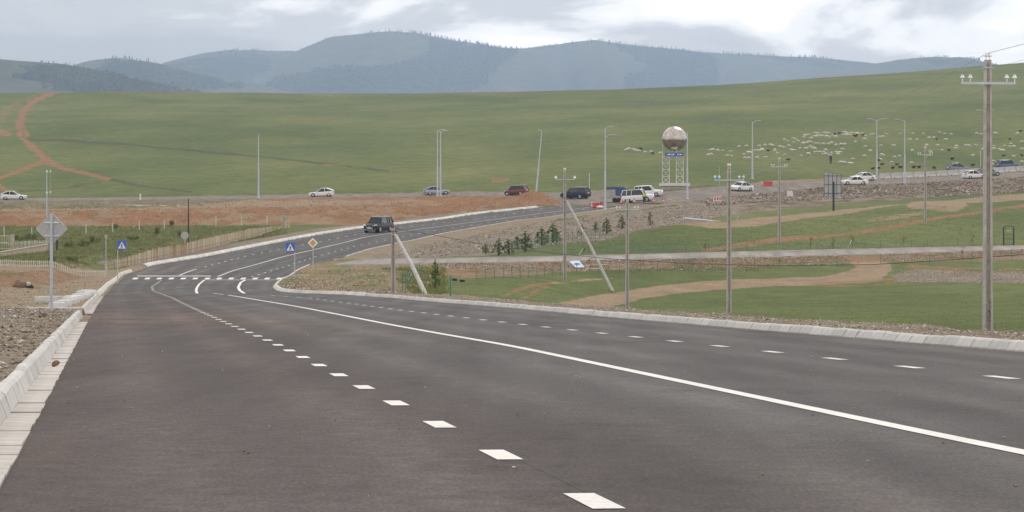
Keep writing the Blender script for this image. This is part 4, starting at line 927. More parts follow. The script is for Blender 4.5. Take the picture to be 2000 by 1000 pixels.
# ================================================================== VEHICLES
M_glass = mat('car_glass', (.025, .03, .035), .08, var=.05); M_tyre = mat('tyre', (.02, .02, .022), .85); M_rim = mat('alloy_rim', (.55, .55, .57), .3, .7)
M_chrome = mat('chrome', (.8, .8, .8), .12, 1.); M_head = mat('headlamp_glass', (.80, .80, .78), .1); M_tail = mat('tail_lamp', (.45, .02, .02), .2); M_plate = mat('number_plate', (.75, .75, .73), .5)
M_trim = mat('black_trim', (.025, .025, .027), .5)
def paint(nm, c, met=0.): return mat(nm, c, .30, met, .02, 2, coat=.35)
def car(loc, yaw, label, body, L_=4.46, W=1.75, H=1.49, wb=2.7, style='hatch', belt=.90, hood=.80, clear=.18, wr=.31, roofrack=False, group='cars on the cross road', roofcol=None, grille='plain', cat='car', name='car'):
    t = thing(name, loc, label, cat, group)
    # orient to the road surface
    hx, hy = math.cos(R(yaw)), math.sin(R(yaw)); e = 1.2
    fz = gz(loc[0]+hx*e, loc[1]+hy*e)-gz(loc[0]-hx*e, loc[1]-hy*e); sz = gz(loc[0]-hy*.7, loc[1]+hx*.7)-gz(loc[0]+hy*.7, loc[1]-hx*.7)
    fx = Vector((hx*2*e, hy*2*e, fz)).normalized(); sy = Vector((-hy*1.4, hx*1.4, sz)).normalized(); up = fx.cross(sy).normalized(); sy = up.cross(fx)
    t.rotation_euler = Matrix((fx, sy, up)).transposed().to_euler()
    w_ = W/2; xf, xr = L_/2, -L_/2
    # roof line by style: (x, z) for A-pillar foot, roof front, roof rear, rear glass foot
    if style == 'hatch': A, B, C, D_, deck = (.20*L_, hood+.06), (-.01*L_, H-.02), (-.22*L_, H-.03), (-.47*L_, belt+.16), belt+.14
    elif style == 'sedan': A, B, C, D_, deck = (.22*L_, hood+.08), (.06*L_, H-.02), (-.16*L_, H-.02), (-.33*L_, belt+.06), belt+.04
    elif style == 'suv': A, B, C, D_, deck = (.21*L_, hood+.06), (.09*L_, H-.03), (-.40*L_, H-.03), (-.48*L_, belt+.05), belt+.02
    else: A, B, C, D_, deck = (.25*L_, hood+.06), (.14*L_, H-.02), (-.42*L_, H-.03), (-.475*L_, belt+.05), belt+.02
    st = [(xr, .80, clear+.22, deck-.22), (xr+.06, .92, clear+.06, deck-.06), (xr+.35, .98, clear, deck), (D_[0]+.25, 1., clear, max(belt, deck-.02)), (-.1, 1., clear, belt), (A[0]-.05, 1., clear, belt-.01), (A[0]+.12, .99, clear, hood+.04), (xf-.55, .96, clear, hood-.02), (xf-.18, .88, clear+.03, hood-.10), (xf-.03, .76, clear+.14, hood-.24), (xf, .66, clear+.22, hood-.32)]
    b = MB(); secs = []
    for x, k, z0, z1 in st:
        q = w_*k; zm = z0+(z1-z0)*.45
        half = [(q*.86, z0), (q*.97, z0+.08), (q, zm), (q*.975, z0+(z1-z0)*.8), (q*.90, z1-.02), (q*.70, z1+.015)]
        secs.append([(x, y, z) for y, z in half]+[(x, -y, z) for y, z in half[::-1]])
    b.loft(secs); bo = b.build('body', body, t, True)
    # glasshouse
    def ring(x, z, k, zf): return [(x, w_*k, z), (x, -w_*k, z)]
    kb, kt = .90, .74
    gv = [(A[0], w_*kb, A[1]-.03), (A[0], -w_*kb, A[1]-.03), (B[0], w_*kt, B[1]), (B[0], -w_*kt, B[1]), (C[0], w_*kt, C[1]), (C[0], -w_*kt, C[1]), (D_[0], w_*(kb-.04), D_[1]-.03), (D_[0], -w_*(kb-.04), D_[1]-.03)]
    b = MB(); low = [(x, y, belt-.10) for x, y, z in gv[:2]]+[(x, y, belt-.10) for x, y, z in gv[6:]]
    b.add(gv+low, [(0, 2, 3, 1), (4, 6, 7, 5), (2, 4, 5, 3), (0, 8, 10, 6, 4, 2), (1, 3, 5, 7, 11, 9), (0, 1, 9, 8), (6, 10, 11, 7), (8, 9, 11, 10)]); b.build('windows', M_glass, t)
    rc = roofcol or body
    b = MB(); b.loft([[(x, y*w_*kt*1.02, z+dz) for y, dz in ((-1, -.035), (-.85, .02), (0, .045), (.85, .02), (1, -.035))] for x, z in ((B[0]+.10, B[1]-.045), (B[0]-.05, B[1]), ((B[0]+C[0])/2, H-.005), (C[0]+.05, C[1]), (C[0]-.12, C[1]-.05))]); ro = b.build('roof', rc, t, True)
    for sgn in (-1, 1):
        b = MB()
        def lineq(p, q, r_): b.tube(p, q, r_, n=5)
        s1 = 1.005
        def gpt(xa, za):   # point on the side glass plane
            f_ = (za-(belt-.02))/(H-belt); return (xa, sgn*w_*(kb+(kt-kb)*max(0, min(1, f_)))*s1, za)
        lineq(gpt(A[0], A[1]-.02), gpt(B[0], B[1]), .045); b.build('pillar', rc if style != 'suv' else body, t)
        b = MB(); xm = (B[0]+C[0])/2-.05; lineq(gpt(xm-.05, belt), gpt(xm, H-.06), .04); b.build('pillar', body, t)
        b = MB(); lineq(gpt(C[0], C[1]), gpt(D_[0], D_[1]-.02), .085 if style in ('hatch', 'sedan') else .06); b.build('pillar', body, t)
        if style in ('suv', 'box'): b = MB(); xm2 = C[0]+.22*L_*.55; lineq(gpt(xm2-.03, belt), gpt(xm2, H-.06), .05); b.build('pillar', body, t)
        b = MB(); b.loft([[(A[0]-.18+dx, sgn*(w_+yy), belt+.05+zz_) for yy, zz_ in ((.0, -.05), (.16, -.06), (.17, .07), (.02, .05))] for dx in (-.04, .08)]); b.build('mirror', body, t)
        for xw in (wb/2+.05, -wb/2+.05):
            b = MB(); b.lathe([(.02, 0), (wr*1.16, 0), (wr*1.16, .012), (.02, .012)], (xw, sgn*(w_*.985)-.006, wr+.015), 18, 'Y'); b.build('wheel_arch', M_trim, bo)
            b = MB(); y0 = sgn*(w_-.13); b.lathe([(wr*.6, -.10), (wr*.95, -.10), (wr, -.06), (wr, .08), (wr*.95, .125), (wr*.62, .13)], (xw, 0, wr), 18, 'Y'); o = b.build('wheel', M_tyre, t, True); o.location = (0, y0, 0); o.scale = (1, sgn, 1)
            b = MB(); b.lathe([(.01, .10), (wr*.2, .14), (wr*.58, .135), (wr*.64, .125), (wr*.64, .09)], (xw, 0, wr), 14, 'Y'); b.build('rim', M_rim, o, True)
        b = MB(); b.loft([[(xf-.30+dx, sgn*w_*k, hood-.20+dz) for k, dz in ((.55, .0), (.90-.12*(dx > .15), .03), (.92-.12*(dx > .15), .13-.05*(dx > .15)), (.56, .10-.04*(dx > .15)))] for dx in (-.05, .1, .26)]); b.build('headlight', M_head, t)
        b = MB(); b.box((xr+.07, sgn*w_*.80, deck-.20), (.16, .24, .20 if style != 'box' else .34)); b.build('tail_light', M_tail, t)
    b = MB(); b.box((xf-.02, 0, clear+.17), (.05, .5, .12)); b.build('number_plate', M_plate, t); b = MB(); b.box((xr-.0, 0, belt-.18), (.03, .48, .13)); b.build('number_plate', M_plate, t)
    if grille == 'spindle':
        b = MB(); b.prism([(-.42, .86), (.42, .86), (.28, .66), (.52, .36), (-.52, .36), (-.28, .66)], .05, 'X', xf-.03); gr = b.build('grille', M_trim, t)
        b = MB(); b.path([(xf+.03, -.44, .88), (xf+.03, -.30, .66), (xf+.03, -.54, .36), (xf+.03, .54, .36), (xf+.03, .30, .66), (xf+.03, .44, .88)], .045, 5); b.build('grille_surround', M_chrome, gr)
        b = MB(); b.lathe([(.01, 0), (.075, 0), (.075, .02), (.01, .02)], (xf+.02, 0, .76), 10, 'X'); b.build('round_badge', M_chrome, gr)
        b = MB(); b.box((xf+.035, 0, .60), (.02, .5, .13)); b.build('number_plate', M_plate, t)
        for sgn in (-1, 1): b = MB(); b.lathe([(.01, 0), (.06, 0), (.05, .03), (.01, .03)], (xf-.04, sgn*.72, .42), 8, 'X'); b.build('fog_light', M_head, t)
    else:
        b = MB(); b.box((xf-.02, 0, clear+.34), (.06, W*.5, .10)); b.build('grille', M_trim, t)
    b = MB(); b.box((0, 0, clear+.0), (L_*.80, W*.80, .12)); b.build('underbody', M_trim, t)
    if roofrack:
        for sgn in (-1, 1): b = MB(); b.tube((B[0]-.1, sgn*w_*.66, H+.05), (C[0]+.1, sgn*w_*.66, H+.05), .022, n=5); b.build('roof_rail', M_chrome if roofrack == 1 else M_trim, ro)
    return t
W1 = paint('white_car_paint', (.76, .76, .77)); SIL = paint('silver_car_paint', (.33, .35, .39), .5); BLK = paint('black_car_paint', (.018, .02, .021)); REDP = paint('dark_red_paint', (.16, .018, .022)); NAVY = paint('navy_paint', (.022, .03, .05), .2); BLUEP = paint('blue_grey_paint', (.07, .12, .24), .2); GREYP = paint('grey_car_paint', (.20, .21, .22), .4)
for m_ in (BLK, NAVY): b_ = m_.node_tree.nodes['Principled BSDF']; b_.inputs['Coat Weight'].default_value = 0; b_.inputs['Specular IOR Level'].default_value = .3
def on_old(px, t=.5):
    d = float(O_nd(px)+(O_fd(px)-O_nd(px))*t); x = xpx(px, d); return Vector((x, d, gz(x, d)+.012))
def rd(px, d): x = xpx(px, d); return Vector((x, d, float(ROADZ(d))+.006))
car(rd(739, 353), 247, 'black off-roader with chrome grille coming down the new road', BLK, 5.0, 1.98, 1.88, 2.85, 'suv', 1.10, 1.08, .25, .39, True, 'car on the climbing road', grille='spindle')
car(on_old(27, .3), 0, 'white hatchback facing the pale mast, alone at the open end of the cross road', W1)
car(on_old(628, .3), 180, 'white hatchback behind the tan spoil between lamp post and black off-roader', W1)
car(on_old(853, .35), 12, 'silver grey hatchback half hidden by the pair of lamp posts', SIL)
car(on_old(1009, .45), 150, 'dark red boxy hatchback behind the red spoil mound', REDP, 4.0, 1.69, 1.62, 2.5, 'box', .98, .95, .19, .31)
car(on_old(1124, .4), 148, 'dark navy off-roader seen from behind beside the strutted pole top', NAVY, 4.75, 1.86, 1.76, 2.78, 'suv', 1.06, 1.03, .22, .36, True)
car(on_old(1246, .14), -14, 'white off-roader with roof rack beside the worker in a yellow vest', W1, 4.9, 1.90, 1.92, 2.85, 'box', 1.12, 1.10, .28, .38, 2)
car(on_old(1266, .55), -12, 'white saloon mostly hidden behind the white roof-racked off-roader', W1, 4.6, 1.75, 1.75, 2.7, 'suv', 1.05, 1.0)
car(on_old(1447, .45), 226, 'white saloon coming from the roundabout grass, front wheels turned to the viewer', W1, 4.7, 1.78, 1.46, 2.75, 'sedan', .92, .84)
car(on_old(1669, .18), 186, 'nearer of two white saloons passing each other by the ribbed sign board', W1, 4.6, 1.75, 1.45, 2.7, 'sedan', .92, .84)
car(on_old(1686, .8), 205, 'farther of two white saloons passing each other by the ribbed sign board', W1, 4.6, 1.75, 1.46, 2.7, 'sedan', .92, .84)
car(on_old(1902, .25), 24, 'white hatchback seen from behind just before the tall weathered pole', W1)
car(on_old(1931, .55), 24, 'grey car peeping out past the tall weathered pole', GREYP, 4.4, 1.75, 1.5, 2.6, 'hatch')
for px, off, lab_, m_ in ((1871, 9, 'grey car with only its roof showing behind the concrete barrier', GREYP), (1968, 10, 'blue grey off-roader showing its upper half behind the concrete barrier', BLUEP)):
    d = float(O_fd(px))+off; x = xpx(px, d); car(Vector((x, d, gz(x, d)+.01)), 20, lab_, m_, 4.5, 1.8, 1.7, 2.7, 'suv' if m_ is BLUEP else 'hatch', 1.0, .95)
# trailer with blue tarpaulin behind the white off-roader
p = on_old(1202, .2); t = thing('tarpaulin_trailer', p, 'open frame trailer under a blue tarpaulin hitched behind the white off-roader', 'trailer', rz=R(-8))
M_tarp = mat('blue_tarpaulin', (.045, .085, .22), .55, var=.2, scale=2, bump=.3); M_fr = mat('trailer_grey', (.32, .33, .35), .5, .3)
b = MB(); b.box((0, 0, .68), (3.2, 1.7, .10)); b.build('bed', M_fr, t)
b = MB(); b.prism([(-1.62, 2.08), (-1.55, 2.22), (-.2, 2.32), (1.4, 2.26), (1.62, 2.12), (1.62, 1.95), (-1.62, 1.95)], 1.8, 'Y', -.9); tp = b.build('tarpaulin', M_tarp, t)
b = MB(); b.prism([(.10, 2.0), (1.64, 2.0), (1.60, .95), (.85, .86), (.10, 1.0)], 1.84, 'Y', -.92); b.build('tarpaulin_skirt', M_tarp, tp)
for k in range(3): b = MB(); b.box((-.72, -.86, .92+.30*k), (1.75, .04, .10)); b.build('side_rail', M_fr, t)
for x in (-1.56, -.75, .08):
    for y in (-.84, .84): b = MB(); b.box((x, y, 1.35), (.07, .07, 1.3)); b.build('upright', M_fr, t)
for x in (-.1, .55):
    for y in (-.78, .78): b = MB(); b.lathe([(.1, -.1), (.30, -.09), (.32, 0), (.30, .09), (.1, .1)], (x, y, .32), 14, 'Y'); b.build('wheel', M_tyre, t)
b = MB(); b.tube((1.6, -.5, .62), (2.5, 0, .55), .05); b.tube((1.6, .5, .62), (2.5, 0, .55), .05); b.build('drawbar', M_fr, t)

# ================================================================== PEOPLE
def person(loc, yaw, label, top, legs, hair, h=1.74, group=None, vest=None):
    t = thing('person', loc, label, 'person', group, R(yaw)); s = h/1.74
    V = {'pelvis': (0, 0, .95), 'waist': (0, 0, 1.08), 'chest': (0, .01, 1.30), 'neck': (0, .01, 1.49), 'head0': (0, -.01, 1.58), 'head1': (0, -.01, 1.68),
         'shl': (.18, .01, 1.42), 'ell': (.25, .02, 1.15), 'wrl': (.24, -.08, .92), 'hal': (.235, -.11, .83), 'shr': (-.18, .01, 1.42), 'elr': (-.26, .02, 1.15), 'wrr': (-.20, -.14, 1.0), 'har': (-.17, -.18, .94),
         'hil': (.10, 0, .90), 'knl': (.12, -.02, .50), 'anl': (.13, .02, .09), 'tol': (.15, -.14, .04), 'hir': (-.10, 0, .90), 'knr': (-.12, -.01, .50), 'anr': (-.13, .02, .09), 'tor': (-.15, -.14, .04)}
    RAD = {'pelvis': (.145, .11), 'waist': (.14, .10), 'chest': (.165, .115), 'neck': .055, 'head0': (.075, .085), 'head1': (.08, .095), 'shl': .075, 'ell': .048, 'wrl': .034, 'hal': .035, 'shr': .075, 'elr': .048, 'wrr': .034, 'har': .035, 'hil': .09, 'knl': .062, 'anl': .045, 'tol': .04, 'hir': .09, 'knr': .062, 'anr': .045, 'tor': .04}
    E = [('pelvis', 'waist'), ('waist', 'chest'), ('chest', 'neck'), ('neck', 'head0'), ('head0', 'head1'), ('chest', 'shl'), ('shl', 'ell'), ('ell', 'wrl'), ('wrl', 'hal'), ('chest', 'shr'), ('shr', 'elr'), ('elr', 'wrr'), ('wrr', 'har'), ('pelvis', 'hil'), ('hil', 'knl'), ('knl', 'anl'), ('anl', 'tol'), ('pelvis', 'hir'), ('hir', 'knr'), ('knr', 'anr'), ('anr', 'tor')]
    def skin(nm, keys, grow, m_, root):
        ks = [k for k in V if k in keys]; me = bpy.data.meshes.new(nm); me.from_pydata([tuple(c*s for c in V[k]) for k in ks], [(ks.index(a), ks.index(b_)) for a, b_ in E if a in ks and b_ in ks], []); me.materials.append(m_)
        o = link(nm, me, t); o.modifiers.new('skin', 'SKIN'); me.skin_vertices or None
        for k, sv_ in zip(ks, me.skin_vertices[0].data):
            r_ = RAD[k]; r_ = r_ if isinstance(r_, tuple) else (r_, r_); sv_.radius = (r_[0]*s+grow, r_[1]*s+grow); sv_.use_root = (k == root)
        sm_ = o.modifiers.new('sub', 'SUBSURF'); sm_.levels = sm_.render_levels = 1; return o
    skin('body', list(V), 0, mat('skin', (.38, .22, .15), .6), 'pelvis')
    skin('trousers', ['pelvis', 'hil', 'knl', 'anl', 'hir', 'knr', 'anr'], .022, legs, 'pelvis')
    skin('jacket', ['pelvis', 'waist', 'chest', 'shl', 'ell', 'wrl', 'shr', 'elr', 'wrr'], .02, top, 'pelvis')
    if vest: skin('vest', ['pelvis', 'waist', 'chest', 'shl', 'shr'], .045, vest, 'pelvis')
    b = MB(); b.sphere((0, .005*s, 1.70*s), (.088*s, .105*s, .085*s), 12, 8); b.build('hair', hair, t, True)
    for x in (.14, -.14): b = MB(); b.box((x*s, -.05*s, .04*s), (.1*s, .27*s, .085*s)); b.build('shoe', M_black, t)
    b = MB(); b.sphere((0, -.105*s, 1.635*s), (.016*s, .02*s, .025*s), 6, 4); b.build('nose', mat('skin', (.38, .22, .15)), t)
    return t
M_hv = mat('hi_vis_yellow', (.62, .72, .06), .6, var=.08); M_cl1 = mat('dark_cloth', (.03, .03, .04), .9); M_hair = mat('black_hair', (.015, .013, .012), .8)
person(on_old(1258.5, .02), 170, 'worker in a yellow hi-vis vest standing by the white off-roader', mat('orange_sleeve', (.30, .33, .05), .8), M_cl1, M_hair, 1.78, vest=M_hv)
person(G(1622.5, 320), 30, 'person in dark clothes among the flock on the hillside', M_cl1, M_cl1, M_hair, 1.75)

# ================================================================== ROADSIDE CLUTTER
M_or = mat('cone_orange', (.62, .09, .03), .6); M_rw = mat('barrier_red', (.50, .06, .06), .55, var=.1); M_pw = mat('barrier_white', (.72, .70, .67), .55, var=.08)
for i, (px, tt, lab_) in enumerate(((1239, .04, 'traffic cone by the rear wheel of the white off-roader'), (1277.5, .05, 'traffic cone off the front bumper of the white off-roader'), (1295.5, .02, 'traffic cone standing apart near the white plank'), (1213, .05, 'traffic cone beside the tarpaulin trailer wheels'))):
    p = on_old(px, tt); t = thing('traffic_cone', p, lab_, 'traffic cone', 'traffic cones by the off-roader')
    b = MB(); b.box((0, 0, .02), (.42, .42, .04)); b.build('foot', M_black, t); b = MB(); b.lathe([(.18, .04), (.12, .35), (.04, .78), (.03, .80)], n=12); b.build('cone', M_or, t, True); b = MB(); b.lathe([(.137, .28), (.102, .46)], n=12); b.build('reflective_band', M_pw, t)
def water_barrier(p, rz, label, m_, wd=1.0, pattern=False):
    t = thing('water_barrier', p, label, 'barrier', rz=rz)
    b = MB(); b.prism([(-.24, 0), (.24, 0), (.22, .16), (.12, .34), (.10, .78), (-.10, .78), (-.12, .34), (-.22, .16)], wd, 'X', -wd/2); o = b.build('shell', m_, t)
    for x in (-.28, .28): b = MB(); b.box((x, -.0, .08), (.2, .5, .10)); b.build('fork_slot', M_trim, t)
    if pattern:
        for x in (-.42, 0, .42): b = MB(); b.box((x*.9, -.17, .46), (.16, .12, .5)); b.build('red_stripe', M_rw, t)
    return t
water_barrier(at(1401, 424), .1, 'white and red striped plastic barrier lying on the earth slope', M_pw, 1.15, True)
water_barrier(on_old(1500, .75), .2, 'bright red plastic barrier at the far edge of the cross road', M_rw, 1.5)
for k, (px, dd) in enumerate(((1158, 424), (1163, 422), (1168, 424), (1174, 425))): 
    water_barrier(at(px, dd), .4*k, 'red and white barrier jumbled with others at the foot of the two-armed lamp', M_rw if k % 2 else M_pw, .8, k % 2 == 0)['group'] = 'barriers jumbled by the lamp foot'
p = at(1172, 420); t = thing('sack', p, 'bulging white sack lying at the foot of the two-armed lamp', 'sack'); b = MB(); b.sphere((0, 0, .22), (.5, .35, .25), 12, 8); b.build('bag', M_pw, t, True); b = MB(); b.tube((.45, 0, .25), (.62, 0, .32), .06, .11); b.build('tied_neck', M_pw, t)
p = on_old(1312, .02); b = MB(); b.box((0, 0, .12), (1.6, .3, .08), Matrix.Rotation(R(18), 3, 'Y')); b.v = [(x, y, z+.2) for x, y, z in b.v]; o = b.build('plank', M_pw); o.location = p; tag(o, 'white plank lying on the road edge beyond the cones', 'plank')
p = at(1543, 458); t = thing('concrete_block', p, 'pale concrete block on the rocky bank near the red barrier', 'concrete block'); b = MB(); b.prism([(-.5, 0), (.5, 0), (.42, .8), (.30, .9), (-.35, .88), (-.45, .78)], .6, 'Y', -.3); b.build('block', M_pw, t); b = MB(); b.tube((0, 0, .85), (0, 0, 1.0), .03); b.build('lifting_eye', M_dark, t)
# flag
p = at(1405, 474); t = thing('flag_pole', p, 'thin flagpole with a limp light blue flag near the roundabout grass', 'flagpole'); hh = zpy(326, 474)-p.z
b = MB(); b.tube((0, 0, -.2), (0, 0, hh), .035, .025); b.build('pole', M_galv, t); b = MB(); b.loft([[(-.05-.5*u+.02*math.sin(k*2+u*6), .05*math.sin(u*9+k), hh*.55-k*.2-u*.25) for u in (0, .3, .6, 1)]+[(-.05-.5*u, .05*math.sin(u*9+k)+.03, hh*.55-k*.2-u*.25) for u in (1, .6, .3, 0)] for k in range(5)]); b.build('flag', mat('flag_blue', (.10, .32, .50), .8), t)
for px, d, yt, nm in ((1151, 455, 339, 'pale thin marker post behind the navy off-roader'), (1172, 600, 222, None), (1915, 560, 296, 'thin pale post near the grey car behind the barrier')):
    if nm: p = at(px, d); t = thing('marker_post', p, nm, 'post'); h = zpy(yt, d)-p.z; b = MB(); b.tube((0, 0, -.2), (0, 0, h), .05, .04); b.build('shaft', M_pw, t); b = MB(); b.lathe([(.05, 0), (.06, .04), (.02, .1)], (0, 0, h), 8); b.build('cap', M_white, t)
# blue panel, boards, tyres near the strutted pole
p = G(1125, 524); t = thing('advertising_hoarding', p, 'pale blue printed panel lying tilted on the grass by the strutted pole', 'hoarding'); k_ = p.y/F
b = MB(); q0 = [(-13*k_, 0, .55), (6*k_, .15, .62), (16*k_, -.9, .06), (-1*k_, -.9, .02)]; b.add(q0+[(x, y+.03, z+.05) for x, y, z in q0], [(0, 1, 2, 3), (7, 6, 5, 4), (0, 4, 5, 1), (1, 5, 6, 2), (2, 6, 7, 3), (3, 7, 4, 0)]); pn = b.build('sheet', mat('panel_pale', (.50, .60, .72), .5, var=.06), t)
b = MB(); b.sphere((2*k_, -.35, .36), (.28, .18, .10), 10, 6); b.build('blue_print', mat('print_blue', (.10, .25, .50), .5), pn); b = MB(); b.box((-.1, .22, .24), (.08, .08, .6)); b.build('prop', M_wood, t)
for k, (px, py) in enumerate(((1165, 520), (1160, 526))):
    p = G(px, py); o = MB().box((0, 0, .06), (1.9 if k == 0 else 1.3, .12, .06)).build('board', M_pw); o.location = p; o.rotation_euler = (0, R(-3), R(6)); tag(o, ('upper' if k == 0 else 'lower')+' of two pale boards on the grass beside the blue panel', 'board', 'boards by the blue panel')
for k, (px, py) in enumerate(((888, 548.5), (903, 550.5))):
    p = G(px, py); t = thing('old_tyre', p, 'old black tyre on the grass, the one '+('touching the lone green post' if k == 0 else 'farther from the lone green post'), 'tyre', 'old tyres'); b = MB()
    b.lathe([(.22, .03), (.34, .0), (.40, .06), (.41, .14), (.40, .22), (.34, .28), (.22, .25), (.20, .14)], n=18); b.build('tread', M_black, t, True); b = MB(); b.lathe([(.19, .12), (.215, .06), (.225, .03)], n=18); b.build('bead', M_tyre, t); t.scale = (.5, .5, .55)
# small bollards / markers on the far left
for px, py in ((168, 457), (220, 454), (272, 450), (321, 448), (421.6, 441), (472, 440), (521.5, 440), (8, 461), (62, 462)):
    p = G(px, py); t = thing('fence_post', p, 'slim white concrete post standing at the foot of the red earth bank', 'post', 'white posts along the red bank'); h = 18.5/F*p.y
    b = MB(); b.loft([[(x*k, y*k, z) for x, y in ((-.055, -.055), (.055, -.055), (.055, .055), (-.055, .055))] for z, k in ((-.3, 1), (h-.05, .9), (h, .6))]); b.build('shaft', mat('post_white', (.60, .57, .53), .8, rnd=.1), t); b = MB(); b.box((0, -.058, h*.8), (.05, .012, .02)); b.build('wire_staple', M_dark, t)
p = at(274, 488); t = thing('delineator', p, 'small white roadside marker beyond the red bank near the concrete kerb strip', 'marker post'); b = MB(); b.lathe([(.16, -.1), (.15, .7), (.08, .95), (.05, 1.05)], n=8); b.build('shaft', M_white, t); b = MB(); b.lathe([(.155, .5), (.15, .62)], n=8); b.build('band', M_rw, t)
p = at(275, 440); t = thing('concrete_kerb_strip', p, 'low concrete beam lying along the top of the red earth bank', 'concrete beam', rz=.02); b = MB(); b.box((0, 0, .12), (4.6, .4, .3)); b.build('beam', M_pw, t); b = MB(); b.box((4.2, .1, .1), (3.4, .4, .26)); b.build('beam', M_pw, t)

# ---- concrete road barrier: separate blocks
bm_ = MB(); prof = [(-.30, 0), (.30, 0), (.28, .12), (.16, .35), (.11, 1.0), (-.11, 1.0), (-.16, .35), (-.28, .12)]; bm_.prism(prof, 2.94, 'X', -1.47); BB = bm_.mesh('barrier_body', mat('barrier_concrete', (.52, .50, .47), .9, var=.14, scale=2, rnd=.08))
bs = MB(); bs.box((-.8, 0, .05), (.4, .64, .10)); BS = bs.mesh('lifting_slot', M_dark)
pts = [Vector((xpx(p, float(O_fd(p))-.3), float(O_fd(p))-.3, 0)) for p in np.linspace(1716, 2350, 200)]
acc = 0; last = pts[0]; n = 0
cur = pts[0]
for q in pts[1:]:
    if (q-cur).length >= 3.0:
        mid = (cur+q)/2; mid.z = gz(mid.x, mid.y); dz = gz(q.x, q.y)-gz(cur.x, cur.y)
        t = thing('barrier_block', mid+Vector((0, 0, .02)), 'end block of the pale concrete barrier beside the twin armed lamp' if n == 0 else 'pale concrete barrier block in the row along the cross road', 'barrier block', 'concrete barrier blocks'); t.rotation_euler = (0, -math.atan2(dz, 3), math.atan2(q.y-cur.y, q.x-cur.x))
        link('barrier_body', BB, t); link('lifting_slot', BS, t); cur = q; n += 1

# ---- spare kerb stones, painted white, laid out beside the diamond sign
M_lime = mat('limewash', (.66, .66, .66), .9, var=.12, scale=5, rnd=.08); SK = [stone_mesh(.95, .13, .18, .17, 'spare_stone')]
SK[0].materials.clear(); SK[0].materials.append(M_lime)
row = [(106, 602), (118, 598), (128, 594.5), (137, 591), (146, 587.5), (154, 584), (161, 581), (167, 578.5), (172, 576.5), (176, 575)]
for k, (px, py) in enumerate(row):
    p = G(px, py); o = link('spare_kerb_stone', SK[0]); o.location = p+Vector((0, 0, .03)); o.rotation_euler = (0, 0, R(-28+random.uniform(-9, 9))); tag(o, 'limewashed spare kerb stone in the row nearest the gutter by the diamond sign', 'kerb stone', 'front row of spare kerb stones')
for k, (px, py) in enumerate([(125, 589.5), (138, 586), (148, 581.5), (156, 577.5), (163, 574), (170, 572)]):
    p = G(px, py); o = link('spare_kerb_stone', SK[0]); o.location = p+Vector((0, 0, .03)); o.rotation_euler = (0, 0, R(-35+random.uniform(-14, 14))); tag(o, 'limewashed spare kerb stone in the back row behind the diamond sign', 'kerb stone', 'back row of spare kerb stones')
for px, py, rz in ((88, 591.5, 80), (97, 590.5, 86)):
    p = G(px, py); o = link('spare_kerb_stone', KL[0]); o.location = p+Vector((0, 0, .05)); o.rotation_euler = (0, 0, R(rz)); tag(o, 'grey unpainted spare kerb stone behind the diamond sign post', 'kerb stone', 'grey spare kerb stones')

# ================================================================== FENCES
M_picket = mat('cream_picket', (.60, .58, .50), .7, var=.10, rnd=.12)
def picket_fence(p0, d0, p1, d1, y_off, hpx, step, label, group=None):
    a = at(p0, d0); c = at(p1, d1); t = thing('picket_fence', a, label, 'fence', group); n = int(Vector((c.x-a.x, c.y-a.y)).length/step)
    h = hpx/F*(d0+d1)/2; b = MB(); b.prism([(-.035, -.1), (.035, -.1), (.035, h-.06), (0, h), (-.035, h-.06)], .025, 'Y', -.012); pm = b.mesh('picket', M_picket)
    pts = []
    for k in range(n+1):
        f_ = k/n; x = a.x+(c.x-a.x)*f_; y = a.y+(c.y-a.y)*f_; pts.append(Vector((x, y, gz(x, y)))-a)
        o = link('picket', pm, t); o.location = pts[-1]+Vector((0, 0, random.uniform(-.03, .02))); o.rotation_euler = (0, R(random.uniform(-2.5, 2.5)), 0)
    for f_ in (.25, .75): b = MB(); b.path([q+Vector((0, .03, h*f_)) for q in pts[::3]+[pts[-1]]], .022, 4); b.build('rail', M_picket, t)
picket_fence(-60, 236, 208, 247, 0, 14, .215, 'low cream picket fence in the grass behind the diamond sign')
picket_fence(31, 292, 93, 296, 0, 19, .20, 'taller cream picket fence between the stone gate pillars')
M_stone = mat('pillar_stone', (.32, .27, .24), .9, var=.2, scale=5)
for px, d, hpx, wd, m_, lab_ in ((24.5, 292, 30, .33, mat('pillar_cream', (.48, .42, .37), .9), 'pinkish gate pillar between gate leaf and tall picket fence'), (97, 292, 33, .36, M_stone, 'brown pillar half hidden behind the diamond sign post'), (111.5, 293, 33, .16, M_dark, 'dark thin fence post right beside the brown pillar')):
    p = at(px, d); t = thing('gate_pillar', p, lab_, 'pillar'); h = hpx/F*d; b = MB(); b.box((0, 0, h/2-.15), (wd, wd, h+.3)); b.build('shaft', m_, t); b = MB(); b.box((0, 0, h+.04), (wd*1.2, wd*1.2, .08)); b.build('cap', m_, t)
p = at(9, 291); t = thing('iron_gate', p, 'cream metal gate leaf with curved bars beside the pinkish pillar', 'gate'); h = 29/F*291
for k in range(9): b = MB(); b.tube((-.9+k*.18, 0, .05), (-.9+k*.18, 0, h*(.92+.08*math.sin(k*.4))), .02, n=5); b.build('bar', M_picket, t)
for z in (.12, .5, 1.0): b = MB(); b.tube((-.92, 0, z*h), (.56, 0, z*h*(.97)), .03, n=5); b.build('rail', M_picket, t)
b = MB(); b.path([(-.9, -.03, h*.35), (-.4, -.03, h*.55), (.1, -.03, h*.55), (.55, -.03, h*.35)], .025, 5); b.build('scroll', M_picket, t)
